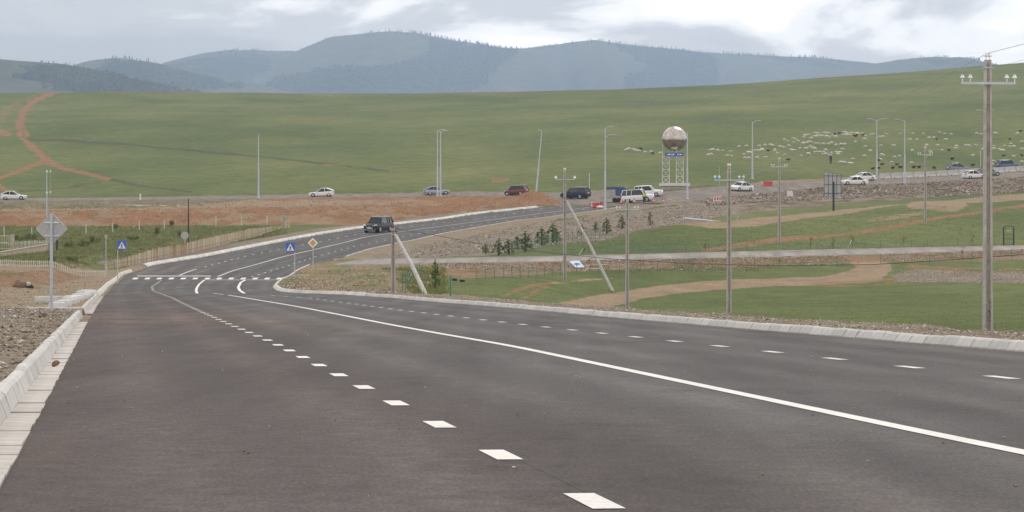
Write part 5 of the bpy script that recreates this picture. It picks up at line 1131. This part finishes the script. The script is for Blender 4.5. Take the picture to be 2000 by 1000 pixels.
# ramp wall to the gate
a = P3(-40, 500, 262); c = P3(92, 478, 289); b = MB(); w0 = [(a.x, a.y, zpy(522, 262)-.3), (a.x, a.y, a.z), (c.x, c.y, c.z), (c.x, c.y, zpy(492, 289)-.3)]
mid_ = (a+c)/2; b.add([Vector(q)-mid_ for q in w0]+[Vector(q)-mid_+Vector((.05, .3, 0)) for q in w0], [(0, 1, 2, 3), (7, 6, 5, 4), (0, 4, 5, 1), (1, 5, 6, 2), (2, 6, 7, 3), (3, 7, 4, 0)]); t = thing('ramp_wall', mid_, 'sloping tan concrete ramp wall below the tall picket fence', 'wall'); b.build('wall_face', mat('tan_concrete', (.42, .36, .28), .9, var=.2, scale=1.5), t)
b = MB(); b.path([Vector(w0[1])-mid_+Vector((0, .15, .03)), Vector(w0[2])-mid_+Vector((0, .15, .03))], .09, 6); b.build('coping', mat('tan_concrete', (.42, .36, .28)), t)
# plank fence along the climbing road
M_plank = mat('yellow_plank', (.46, .36, .22), .85, var=.3, scale=1.2, col2=(.62, .55, .42), rnd=.22); M_rustp = mat('rust_plank', (.36, .20, .09), .85, var=.35, scale=1.5, col2=(.52, .40, .24), rnd=.2)
fl = [(205, 262, 516), (253, 272, 500.5), (302, 283, 485), (371, 300, 470), (433, 320, 450.5), (490, 343, 446), (548, 366, 441)]
t = thing('plank_fence', at(205, 262), 'weathered yellow plank fence with rust stains beside the climbing road', 'fence'); og = Vector(t.location)
for i in range(len(fl)-1):
    (pa, da, ya), (pb, db, yb) = fl[i], fl[i+1]; A_ = Vector((xpx(pa, da), da)); B_ = Vector((xpx(pb, db), db)); n = int((B_-A_).length/.30)
    b = MB(); b.box((0, 0, .5), (.285, .03, 1.)); pm = [b.mesh('plank', M_plank), MB().box((0, 0, .5), (.28, .03, 1.)).mesh('plank', M_rustp)]; ang = math.atan2(B_.y-A_.y, B_.x-A_.x)
    for k in range(n):
        f_ = (k+.5)/n; q = A_.lerp(B_, f_); z0 = gz(q.x, q.y); ht = max(.12, zpy(ya+(yb-ya)*f_, q.y)-z0); ht = min(ht, 1.15)
        rust = (330 < pa+(pb-pa)*f_ < 365 and random.random() < .75) or random.random() < .22
        o = link('plank', pm[1 if rust else 0], t); o.location = Vector((q.x, q.y, z0-.12))-og+Vector((0, 0, 0)); o.scale = (1, 1, ht+.12+random.uniform(-.05, .03)); o.rotation_euler = (0, R(random.uniform(-1.5, 1.5)), ang)
    b = MB(); b.path([Vector((A_.x, A_.y+.06, gz(A_.x, A_.y)+.35))-og, Vector((B_.x, B_.y+.06, gz(B_.x, B_.y)+.35))-og], .04, 4); b.build('rail', M_wood, t)
p = at(557, 368); t = thing('turned_fence', p, 'tall pale fence panel standing turned at the end of the plank fence', 'fence panel', rz=R(62))
for k in range(7): o = MB().box((-.9+k*.3, 0, .75), (.27, .03, 1.7)).build('plank', M_plank, t)
b = MB(); b.box((0, .04, 1.1), (2.1, .05, .08)); b.build('rail', M_wood, t)
# green wire fences along the lane
M_green = mat('green_steel', (.06, .19, .14), .5, var=.15); M_mesh = mat('green_wire', (.10, .24, .18), .6)
def wire_fence(pts, hgt, step, label, ms=1):
    W_ = [G(px, py, 90) for px, py in pts]; t = thing('wire_fence', W_[0], label, 'fence'); og = W_[0]; dense = []
    for a, c in zip(W_[:-1], W_[1:]):
        n = max(1, int((Vector((c.x, c.y))-Vector((a.x, a.y))).length/.3))
        for k in range(n): x = a.x+(c.x-a.x)*k/n; y = a.y+(c.y-a.y)*k/n; dense.append(Vector((x, y, gz(x, y))))
    pm = MB().box((0, 0, hgt/2), (.045, .045, hgt+.15)).mesh('post', M_green); cap = 0
    for q in dense[::max(1, int(step/.3))]: o = link('post', pm, t); o.location = q-og; o.rotation_euler = (R(random.uniform(-3, 3)), R(random.uniform(-3, 3)), 0)
    b = MB()
    for f_ in (.2, .6, .98): b.path([q-og+Vector((0, 0, hgt*f_)) for q in dense[::4]+[dense[-1]]], .012, 3)
    for q in dense[::ms]: b.tube(q-og+Vector((0, 0, .05)), q-og+Vector((0, 0, hgt)), .007, n=3, cap=False)
    tag(b.build('wire_mesh', M_mesh, t), kind='stuff')
wire_fence([(985, 496.5), (1040, 487), (1100, 477), (1180, 465)], 1.1, 1.6, 'green wire fence climbing past the young pines')
wire_fence([(1100, 496), (1250, 495), (1400, 492), (1560, 489), (1750, 484), (1950, 478)], .75, 2.6, 'low green wire fence along the far edge of the lane')
wire_fence([(930, 546), (1000, 542), (1100, 536), (1250, 531), (1400, 528), (1560, 526), (1656, 520)], .85, 2.6, 'low green wire fence below the stony bank ending at the dirt track')
wire_fence([(1720, 516), (1850, 515), (2000, 510), (2150, 506)], .85, 2.6, 'low green wire fence starting right after the dirt track opening')
wire_fence([(786, 571), (800, 561), (812, 548), (822, 537)], 1.1, 9, 'short green fence standing behind the short strutted pole', 60)
p = G(880, 579); t = thing('green_post', p, 'lone thin green post on the grass by the old tyres', 'post'); h = 38/F*p.y; b = MB(); b.tube((0, 0, -.2), (0, 0, h), .035); b.build('shaft', M_green, t); b = MB(); b.lathe([(.05, 0), (.05, .05), (.01, .08)], (0, 0, h), 8); b.build('cap', M_green, t)
# green arch gate
p = G(1970, 479.5); k_ = p.y/F; t = thing('garden_gate', p, 'dark green arched metal gate beside the lane', 'gate'); w_ = 10*k_; h = 36*k_
for s in (-1, 1): b = MB(); b.box((s*w_, 0, h/2-.1), (.13, .13, h+.2)); b.build('gate_post', mat('gate_green', (.012, .05, .042), .5), t)
b = MB(); b.path([(w_*math.cos(a), 0, h-.05+.18*math.sin(a)) for a in np.linspace(0, math.pi, 9)], .04, 6); b.build('arch', MATS['gate_green'], t)
for f_ in (.06, .35, .62): b = MB(); b.tube((-w_, 0, h*f_), (w_, 0, h*f_), .025, n=5); b.build('rail', MATS['gate_green'], t)
for k in range(6): b = MB(); b.tube((-w_+w_*2*(k+.5)/6, 0, h*.06), (-w_+w_*2*(k+.5)/6, 0, h*.62), .012, n=4); b.build('bar', MATS['gate_green'], t)
b = MB(); b.box((0, -.05, h*.80), (w_*.9, .02, .1)); b.build('name_plate', mat('plate_cream', (.55, .50, .25), .6), t)

# ================================================================== PLANTS
def leaf_mesh(name, centres, size, m_, n_per, sq=1.):
    """clumps of small leaf quads"""
    cs = np.array(centres); n = len(cs)*n_per; base = np.repeat(cs, n_per, 0); off = rng.normal(0, 1, (n, 3)); off /= np.linalg.norm(off, axis=1)[:, None]; off *= rng.uniform(.2, 1, (n, 1))**.5*np.repeat(cs[:, 3:4], n_per, 0); off[:, 2] *= sq
    c = base[:, :3]+off; u = rng.normal(0, 1, (n, 3)); u /= np.linalg.norm(u, axis=1)[:, None]; v = np.cross(u, rng.normal(0, 1, (n, 3))); v /= np.linalg.norm(v, axis=1)[:, None]
    s = size*rng.uniform(.6, 1.4, (n, 1)); V = np.stack([c-u*s, c+v*s*.45, c+u*s, c-v*s*.45], 1).reshape(-1, 3); f = np.arange(n*4).reshape(-1, 4)
    me = bpy.data.meshes.new(name); me.from_pydata(V.tolist(), [], f.tolist()); me.materials.append(m_); return me
M_pine = mat('pine_needles', (.21, .26, .105), .9, var=.35, scale=2.5); M_pine2 = mat('pine_needles_yellow', (.26, .26, .10), .9, var=.35, scale=2); M_bark = mat('bark', (.11, .075, .05), .95, var=.3)
def pine_meshes(seed):
    r3 = random.Random(seed); cl = []
    b = MB(); b.path([(0, 0, -.1), (.01, 0, .4), (.0, .01, 1)], [.035, .026, .006], 6)
    for k in range(9):
        z = .12+.84*k/9; rad = .27*(1-z)**.75*r3.uniform(.75, 1.15)+.02
        for j in range(5 if k < 7 else 3):
            a = r3.uniform(0, 6.28); rr = rad*r3.uniform(.55, 1.0); cl.append((rr*math.cos(a), rr*math.sin(a), z+.03*r3.uniform(-1, 1)+rr*.25, .05*(1.25-z*.7)))
            b.tube((0, 0, z-.02), (rr*math.cos(a), rr*math.sin(a), z+rr*.2), .008, .003, 4)
        cl.append((0, 0, z, .05*(1.2-z)))
    cl.append((0, 0, .985, .018))
    return b.mesh('trunk', M_bark), leaf_mesh('crown', cl, .032, M_pine if seed % 3 else M_pine2, 26, .8)
PM = [pine_meshes(k) for k in range(1, 6)]
def tree(px, pyb, pyt, label, k, wide=1., dmin=90):
    p = G(px, pyb, dmin); h = (pyb-pyt)/F*p.y; t = thing('young_pine', p, label, 'tree', 'young pines'); tr_, cr_ = PM[k % len(PM)]
    for nm, me in (('trunk', tr_), ('crown', cr_)): o = link(nm, me, t); o.scale = (h*wide, h*wide, h); o.rotation_euler = (0, 0, k*1.3)
lab_p = 'young pine in the clump behind the green fence on the slope below the climbing road'
for k, (px, pb, pt) in enumerate(((948, 496, 476), (974, 499, 467), (994, 497, 467), (1010, 489, 460), (1026, 492, 452), (1058, 480, 443), (1080, 475, 437), (1088, 473, 446))): tree(px, pb, pt, lab_p, k, 1.7)
lab_p = 'young pine standing apart on the stony slope behind the slanting strut'
for k, (px, pb, pt) in enumerate(((1136, 459, 437), (1163, 453, 432), (1185, 457, 425), (1215, 449, 421))): tree(px, pb, pt, lab_p, k+3, 1.35)
tree(1270, 441, 414, 'young pine alone on the slope below the cones', 2)
tree(850, 568, 507, 'dark green young pine beside the short strutted pole', 4, .8)
M_sap = mat('sapling_leaf', (.22, .12, .04), .9, var=.4)
for k, (px, pb, hp) in enumerate(((1583, 487, 22), (1626, 486, 24), (1664, 485, 28), (1765, 482, 22), (1899, 479, 22), (1880, 510, 30), (1140, 497, 22), (1378, 494, 18), (1152, 531, 26))):
    p = G(px, pb, 100); h = hp/F*p.y; t = thing('staked_sapling', p, 'thin rusty-leaved sapling with a stake '+('below the lane near the weathered pole' if k == 5 else 'in the grass below the lane by the strut' if k == 8 else 'planted along the far side of the lane'), 'sapling', None if k in (5, 8) else 'saplings along the lane')
    b = MB(); b.path([(0, 0, -.1), (.02, 0, h*.5), (0, 0, h)], [.022, .016, .006], 5); b.build('trunk', M_bark, t); b = MB(); b.tube((-.45, -.1, -.05), (-.02, 0, h*.55), .03, n=5); b.build('stake', M_pw if k in (2, 6, 8) else M_wood, t)
    link('crown', leaf_mesh('crown', [(random.uniform(-.2, .2), random.uniform(-.2, .2), h*random.uniform(.35, 1), .16) for q in range(7)], .05, M_sap, 12), t)
M_shrub = mat('shrub_leaf', (.12, .15, .05), .9, var=.4, scale=2)
for k, (px, pb, hp, wp) in enumerate(((42, 472, 12, 34), (60, 470, 14, 22), (135, 484, 12, 26), (165, 482, 14, 30), (186, 474, 12, 24), (308, 459, 14, 13), (140, 510, 8, 22), (260, 470, 8, 26), (352, 462, 8, 14), (100, 512, 8, 14), (225, 447, 9, 8), (335, 440, 8, 8))):
    p = G(px, pb, 150); s = p.y/F; t = thing('weedy_shrub', p, 'low dark green shrub in the weedy meadow between picket fence and red bank', 'shrub', 'shrubs in the weedy meadow')
    cl = [(random.uniform(-.5, .5)*wp*s*.85, random.uniform(-.6, .6), random.uniform(.25, .85)*hp*s, .16+.2*hp*s*.5) for q in range(10)]; link('foliage', leaf_mesh('foliage', cl, .075, M_shrub, 34), t); b = MB()
    for c in cl[:5]: b.tube((c[0]*.2, c[1]*.2, -.1), c[:3], .02, .008, 4)
    tag(b.build('stems', M_bark, t), kind='stuff')

# ---- grass tufts and weeds (nobody could count them)
def scatter_pts(n, px0, px1, py0, py1, test=None, dmin=30):
    out = []
    while len(out) < n:
        m_ = 4000; px = rng.uniform(px0, px1, m_); d = rng.uniform(dmin, 420 if dmin < 389 else 545, m_); x = xpx(px, d); z = height(x, d); py = HY-(z-CH)/d*F
        ok = (py > py0)&(py < py1)
        if test is not None: ok &= test(x, d, px, py)
        out += list(zip(x[ok], d[ok], z[ok]))
        if not ok.any(): break
    return np.array(out[:n])
def tufts(name, pts, h0, h1, m_, label, blades=4, spread=.08, wdt=.02):
    n = len(pts)*blades; b = np.repeat(pts, blades, 0)+np.concatenate([rng.normal(0, spread, (n, 2)), np.zeros((n, 1))], 1); h = rng.uniform(h0, h1, n); a = rng.uniform(0, 6.28, n); w_ = wdt*rng.uniform(.7, 1.6, n)
    lean = rng.normal(0, .35, (n, 2))*h[:, None]; V = np.zeros((n, 3, 3)); V[:, 0] = b; V[:, 1] = b; V[:, 2] = b; V[:, 0, 0] -= np.cos(a)*w_; V[:, 0, 1] -= np.sin(a)*w_; V[:, 1, 0] += np.cos(a)*w_; V[:, 1, 1] += np.sin(a)*w_; V[:, 2, :2] += lean; V[:, 2, 2] += h; V[:, :2, 2] -= .03
    me = bpy.data.meshes.new(name); me.from_pydata(V.reshape(-1, 3).tolist(), [], np.arange(n*3).reshape(-1, 3).tolist()); me.materials.append(m_); tag(link(name, me), label, 'grass', kind='stuff')
M_tuft = mat('turf_blade', (.17, .20, .065), .9, var=.3, scale=.6); M_weed = mat('weed_blade', (.19, .215, .08), .9, var=.4, scale=.4); M_straw = mat('dry_blade', (.20, .17, .085), .9, var=.3, scale=.6)
onroad = lambda x, d: (x > XLe(d)-1.2)&(x < XRe(d)+3.2)&(d < 430)
tufts('meadow_weeds', scatter_pts(6000, -100, 560, 442, 525, lambda x, d, px, py: (d > 245)&~onroad(x, d)&(x < XLe(d)-4.5), 240),   .10, .32, M_weed, 'tall green weeds in the meadow before the red bank', 5, .14, .03)
tufts('dry_weeds', scatter_pts(2500, -100, 560, 442, 525, lambda x, d, px, py: (d > 245)&~onroad(x, d)&(x < XLe(d)-4.5), 240), .10, .35, M_straw, 'straw coloured dry stalks in the meadow before the red bank', 4, .12, .025)
trk = lambda x, d, px, py: ~onroad(x, d)&(x > XRe(d)+4.5)&(line_w(px, py, [(1110,600),(1170,592),(1260,572),(1380,558),(1500,552),(1620,548),(1690,538),(1712,524),(1690,510)], 34, 2.6) < .2)&((d < L_nd(px)-7)|(d > L_fd(px)+2))&(poly_in(px, py, [(1730,545),(1790,522),(2400,522),(2400,555),(1760,552)]) < .5)
tufts('turf_tufts', scatter_pts(8000, 860, 2100, 534, 665, trk, 60), .015, .045, M_tuft, 'short green turf on the low field beside the new road', 4, .1, .022)
tufts('slope_tufts', scatter_pts(4500, 1080, 2100, 400, 492, lambda x, d, px, py: trk(x, d, px, py)&(py > 480-.11*(px-1100)), 260), .03, .11, M_tuft, 'short grass on the slope above the lane', 4, .14, .035)
tufts('island_weeds', scatter_pts(900, 700, 870, 520, 575, lambda x, d, px, py: (x > XRe(d)+3)&(d < 255)&(px+ (560-py)*1.2 > 790), 120), .1, .35, M_tuft, 'green weeds at the foot of the short strutted pole', 5, .12, .025)

# ---- loose stone
M_st = [mat('stone_tan', (.30, .25, .19), .95, var=.3, scale=9), mat('stone_grey', (.26, .25, .24), .95, var=.3, scale=9), mat('stone_brown', (.20, .13, .09), .95, var=.3, scale=9), mat('stone_pale', (.52, .48, .42), .95, var=.15, scale=9)]
def stones_stuff(name, pts, s0, s1, label, cat='gravel', mix=(.4, .3, .2, .1), sink=.25, sizes=None):
    n = len(pts); tmpl = np.array([(1, 0, 0), (-1, 0, 0), (0, 1, 0), (0, -1, 0), (0, 0, 1), (0, 0, -1), (.6, .6, .5), (-.6, -.6, .45)], float); fc = np.array([(0, 6, 4), (6, 2, 4), (2, 1, 4), (1, 7, 4), (7, 3, 4), (3, 0, 4), (0, 2, 6), (1, 3, 7), (0, 5, 2), (2, 5, 1), (1, 5, 3), (3, 5, 0)])
    sz = (s0*(s1/s0)**rng.uniform(0, 1, n)**1.6)[:, None, None]*rng.uniform(.6, 1.25, (n, 1, 3)); v = tmpl[None]*rng.uniform(.75, 1.2, (n, 8, 1))*sz; v[..., 2] *= .75
    a = rng.uniform(0, 6.28, n); ca, sa = np.cos(a)[:, None], np.sin(a)[:, None]; x = v[..., 0]*ca-v[..., 1]*sa; y = v[..., 0]*sa+v[..., 1]*ca
    V = np.stack([x+pts[:, 0:1], y+pts[:, 1:2], v[..., 2]+pts[:, 2:3]+sz[:, :, 0]*sink], -1).reshape(-1, 3); f = (fc[None]+(np.arange(n)*8)[:, None, None]).reshape(-1, 3)
    me = bpy.data.meshes.new(name); me.from_pydata(V.tolist(), [], f.tolist())
    for m_ in M_st: me.materials.append(m_)
    me.polygons.foreach_set('material_index', np.repeat(rng.choice(4, n, p=mix), 12).astype(np.int32)); bm_up(me); tag(link(name, me), label, cat, kind='stuff')
def strip_pts(n, edge_f, side, y0, y1, w0, w1, pw=1.8):
    y = y0+(y1-y0)*rng.uniform(0, 1, n)**pw; x = edge_f(y)+side*rng.uniform(w0, w1, n); return np.stack([x, y, height(x, y)], 1)
stones_stuff('shoulder_gravel', strip_pts(11000, XRe, 1, 38, 150, .28, 4.2), .012, .042, 'pale gravel along the shoulder behind the near kerb', mix=(.45, .25, .12, .18))
stones_stuff('heap_gravel', strip_pts(14000, XLe, -1, 14, 98, .44, 7.5, 1.3), .012, .05, 'brown gravel and rubble heaped behind the gutter kerb', mix=(.33, .27, .25, .15))
stones_stuff('heap_rubble', strip_pts(300, XLe, -1, 20, 98, .8, 7.5, 1.1), .05, .11, 'larger stones lying in the gravel behind the gutter kerb', mix=(.3, .3, .25, .15))
stones_stuff('verge_gravel', strip_pts(3000, XLe, -1, 98, 230, .8, 16, 1.0), .02, .08, 'scattered stones on the dirt verge around the diamond sign', mix=(.35, .3, .2, .15))
stones_stuff('island_rubble', scatter_pts(3600, 545, 860, 516, 574, lambda x, d, px, py: (x > XRe(d)+.4)&(d > 150)&(d < 262), 150), .025, .10, 'stony rubble over the soil island', mix=(.4, .15, .3, .15))
stones_stuff('slope_rubble', scatter_pts(6500, 760, 1420, 402, 503, lambda x, d, px, py: (x > XRe(d)+3.2)&(d > 285)&(poly_in(px, py, [(690,508),(760,494),(850,474),(930,458),(1050,436),(1180,418),(1320,402),(1420,396),(1470,404),(1380,432),(1250,448),(1180,470),(1080,478),(1000,492),(940,501),(700,507)]) > .5), 285), .04, .16, 'rocky rubble on the slope below the climbing road', mix=(.35, .3, .2, .15))
stones_stuff('bank_rubble', scatter_pts(5200, 850, 2200, 484, 545, lambda x, d, px, py: (d < L_nd(px)-.4)&(d > L_nd(px)-8-3*(px < 1050))&((px < 1655)|(px > 1725)), 200), .035, .12, 'stones on the red bank under the lane', mix=(.4, .15, .3, .15))
stones_stuff('rock_armour', scatter_pts(9000, 1380, 2150, 345, 425, lambda x, d, px, py: (d < O_nd(px)-.6)&(d > O_nd(px)-26), 400), .07, .30, 'broken rock on the bank below the cross road', mix=(.30, .32, .33, .05))
stones_stuff('gravel_patch', scatter_pts(2600, 1745, 2150, 525, 553, None, 120), .025, .09, 'grey gravel spread beside the dirt track', mix=(.3, .45, .1, .15))
stones_stuff('spoil_clods', scatter_pts(3500, -100, 1080, 376, 441, lambda x, d, px, py: (d > 392)&(d < 485)&(x < XLe(d)-2), 390), .04, .16, 'clods and stones on the red earth bank', mix=(.22, .03, .72, .03))
def road_pts(n, y0, y1, t0, t1): y = rng.uniform(y0, y1, n)**1.0; t_ = rng.uniform(t0, t1, n); x = XLe(y)+(XRe(y)-XLe(y))*t_; return np.stack([x, y, ROADZ(y)], 1)
stones_stuff('road_grit', np.concatenate([road_pts(420, 12, 60, 0, 1), road_pts(250, 60, 110, 0, .45), road_pts(120, 10, 90, .0, .03)]), .004, .016, 'loose grit and pebbles on the new asphalt', mix=(.3, .2, .4, .1))
for px, py in ((38, 560), (50, 556), (120, 717), (478, 886)):
    pass
p = G(47, 562, 120); t = thing('dirt_pile', p, 'brown earth clod pile with a white lump on the dirt verge', 'earth pile'); b = MB(); b.sphere((-.25, 0, .12), (.5, .4, .34), 10, 7); b.v = [(x+.07*math.sin(9*y+z*7), y, z+.06*math.sin(11*x+5*y)) for x, y, z in b.v]; b.build('earth', M_st[2], t); b = MB(); b.sphere((.28, -.1, .22), (.16, .14, .16), 8, 6); b.build('white_lump', M_st[3], t); b = MB(); b.sphere((.35, 0, .02), (.26, .2, .2), 8, 6); b.build('dark_lump', M_black, t)
p = Vector((float(XLe(38))-.12, 38, .02)); o = MB().sphere((0, 0, .03), (.055, .045, .042), 9, 6); o.v = [(x+.012*math.sin(40*z), y, z+.01*math.sin(35*x)) for x, y, z in o.v]; o = o.build('stone', M_st[2]); o.location = p; tag(o, 'lone brown stone lying in the concrete gutter', 'stone')
for k, (px, py) in enumerate(((476, 885), (484, 888.5))):
    d = 6557/(py-545); o = MB().sphere((0, 0, .012), (.010, .009, .008), 8, 5); o.v = [(x+.004*math.sin(120*z), y, z+.003*math.sin(150*x)) for x, y, z in o.v]; o = o.build('pebble', M_st[2]); o.location = (xpx(px, d), d, 0.002); tag(o, 'small brown clod lying alone on the open asphalt', 'pebble', 'two clods on the asphalt')

for nm_ in ('pine_needles', 'pine_needles_yellow', 'turf_blade', 'weed_blade', 'dry_blade', 'shrub_leaf', 'sapling_leaf'):
    nt_ = MATS[nm_].node_tree; b_ = nt_.nodes['Principled BSDF']; b_.inputs['Specular IOR Level'].default_value = .1; tl = nt_.nodes.new('ShaderNodeBsdfTranslucent'); ms_ = nt_.nodes.new('ShaderNodeMixShader'); ms_.inputs[0].default_value = .45
    nt_.links.new(b_.inputs['Base Color'].links[0].from_socket, tl.inputs[0]); nt_.links.new(b_.outputs[0], ms_.inputs[1]); nt_.links.new(tl.outputs[0], ms_.inputs[2]); nt_.links.new(ms_.outputs[0], nt_.nodes['Material Output'].inputs['Surface'])
# ================================================================== FLOCK
def sheep_mesh(m_, mh, dark=False):
    b = MB(); b.sphere((0, 0, .55), (.50, .23, .25), 10, 7)
    b.path([(.36, 0, .60), (.52, 0, .50 if not dark else .72), (.66, 0, .30 if not dark else .80)], [.12, .09, .07], 6)
    for x in (-.3, .28):
        for y in (-.12, .12): b.tube((x, y, .42), (x, y, -.02), .05, .035, 5)
    b.path([(-.48, 0, .6), (-.56, 0, .48)], .05, 5)
    me = b.mesh('sheep', m_, True); return me
S_w = sheep_mesh(mat('fleece', (.62, .58, .51), .95, var=.1, rnd=.15), None); S_d = sheep_mesh(mat('dark_fleece', (.05, .035, .028), .95, var=.3, rnd=.3), None, True)
def crop(o, s, pts): return [(o[0]+x/s, o[1]+y/s) for x, y in pts]
WH = crop((1480, 230), 7.143, [(22,405),(100,383),(172,388),(203,398),(60,455),(5,468),(240,450),(240,475),(278,498),(105,562),(305,403),(340,415),(370,422),(435,402),(465,448),(495,455),(515,462),(590,428),(675,432),(735,405),(760,428),(785,432),(805,438),(370,305),(418,330),(490,295),(525,305),(565,330),(500,345),(625,365),(640,360),(685,358),(705,342),(735,345),(660,250),(690,246),(712,242),(645,278),(745,290),(800,218),(835,225),(790,265),(822,257),(870,262),(895,262),(920,220),(945,222),(960,222),(990,222),(960,264),(980,263),(1000,283),(1050,258),(1090,275),(1190,215),(1220,217),(1250,218),(1180,245),(1205,246),(1225,245),(1250,246),(1270,245),(1300,247),(1310,222),(1360,218),(1385,226),(1400,222),(1455,215),(1500,258),(1585,245),(1610,235),(1490,300),(1370,345),(1030,355),(810,365),(850,362),(915,372),(978,375),(1095,382),(1160,374),(1185,373),(1215,376),(800,485),(825,486),(870,485),(920,485),(915,512),(950,518),(965,515),(1025,492),(1090,490),(1135,487),(1160,486),(1120,515),(1010,535),(945,455),(1180,455),(600,533),(705,515),(378,518),(1325,578),(1155,637),(1190,640),(1215,637),(1275,637),(1300,650),(1485,543),(1500,413),(1565,472),(1705,278),(1750,278),(1795,238),(1720,397),(1885,390),(1910,392),(1730,512),(1745,530),(1710,590),(1910,563),(1975,553),(1870,633),(1990,232)])
WH += crop((1180, 200), 4.762, [(200,447),(215,442),(232,437),(268,440),(290,455),(325,455),(380,462),(435,462),(520,475),(965,497),(995,492),(990,450),(1008,452),(1055,450),(1100,455),(1175,458),(1150,500),(1185,505),(1255,412),(1325,408),(1300,485),(1340,470),(1355,468),(1310,520),(1345,520),(1420,520),(1500,518),(1405,455),(1430,455),(1465,450)])
WH += crop((1450, 200), 3.333, [(1110,207),(1178,203),(1282,198),(1318,207),(1360,210),(1525,207),(1555,208),(1645,203),(1790,205),(1090,245),(1137,245),(1215,233),(1245,232),(1325,245),(1200,282),(1270,282),(1392,285),(1455,284),(1475,284),(1518,285),(1635,285),(1708,284),(1748,272),(1820,260),(1740,290),(1765,292),(1105,315),(1300,316),(1388,305),(1636,308),(1668,308),(1680,312),(1695,316),(1565,308),(1820,308),(1500,352),(1765,356),(1102,398),(1635,390),(1655,400),(1630,404),(1820,392),(1225,328),(1215,350)])
DK = crop((1480, 230), 7.143, [(1075,230),(1140,222),(1350,255),(1365,262),(1380,245),(1470,248),(1605,712),(1685,705),(1735,660),(1685,600),(1885,705),(1940,660),(1990,697),(145,465)])+crop((1180, 200), 4.762, [(340,437),(452,475),(1712,536)])+crop((1450, 200), 3.333, [(1740,240),(1265,240),(1700,348),(1820,347),(1365,375),(1250,430),(1115,425),(1150,425),(1655,408),(1500,415),(1345,318),(1810,190)])
for i, (lst, me, lab_, gr) in enumerate(((WH, S_w, 'white sheep grazing in the flock on the green hillside', 'white sheep of the flock'), (DK, S_d, 'dark brown goat grazing in the flock on the green hillside', 'dark goats of the flock'))):
    for px, py in lst:
        p = G(px, py+1.6, 500); o = link('sheep' if i == 0 else 'goat', me); o.location = p; o.rotation_euler = (0, 0, random.choice((0, math.pi))+random.uniform(-.7, .7)); o.scale = (random.uniform(.68, .9),)*3; o.location.z -= .14
        if px < 1300 and i == 0: lab2_ = 'white sheep strung out in the small line beside the steel globe'; tag(o, lab2_, 'sheep', 'sheep in the line by the globe')
        else: tag(o, lab_, 'sheep' if i == 0 else 'goat', gr)
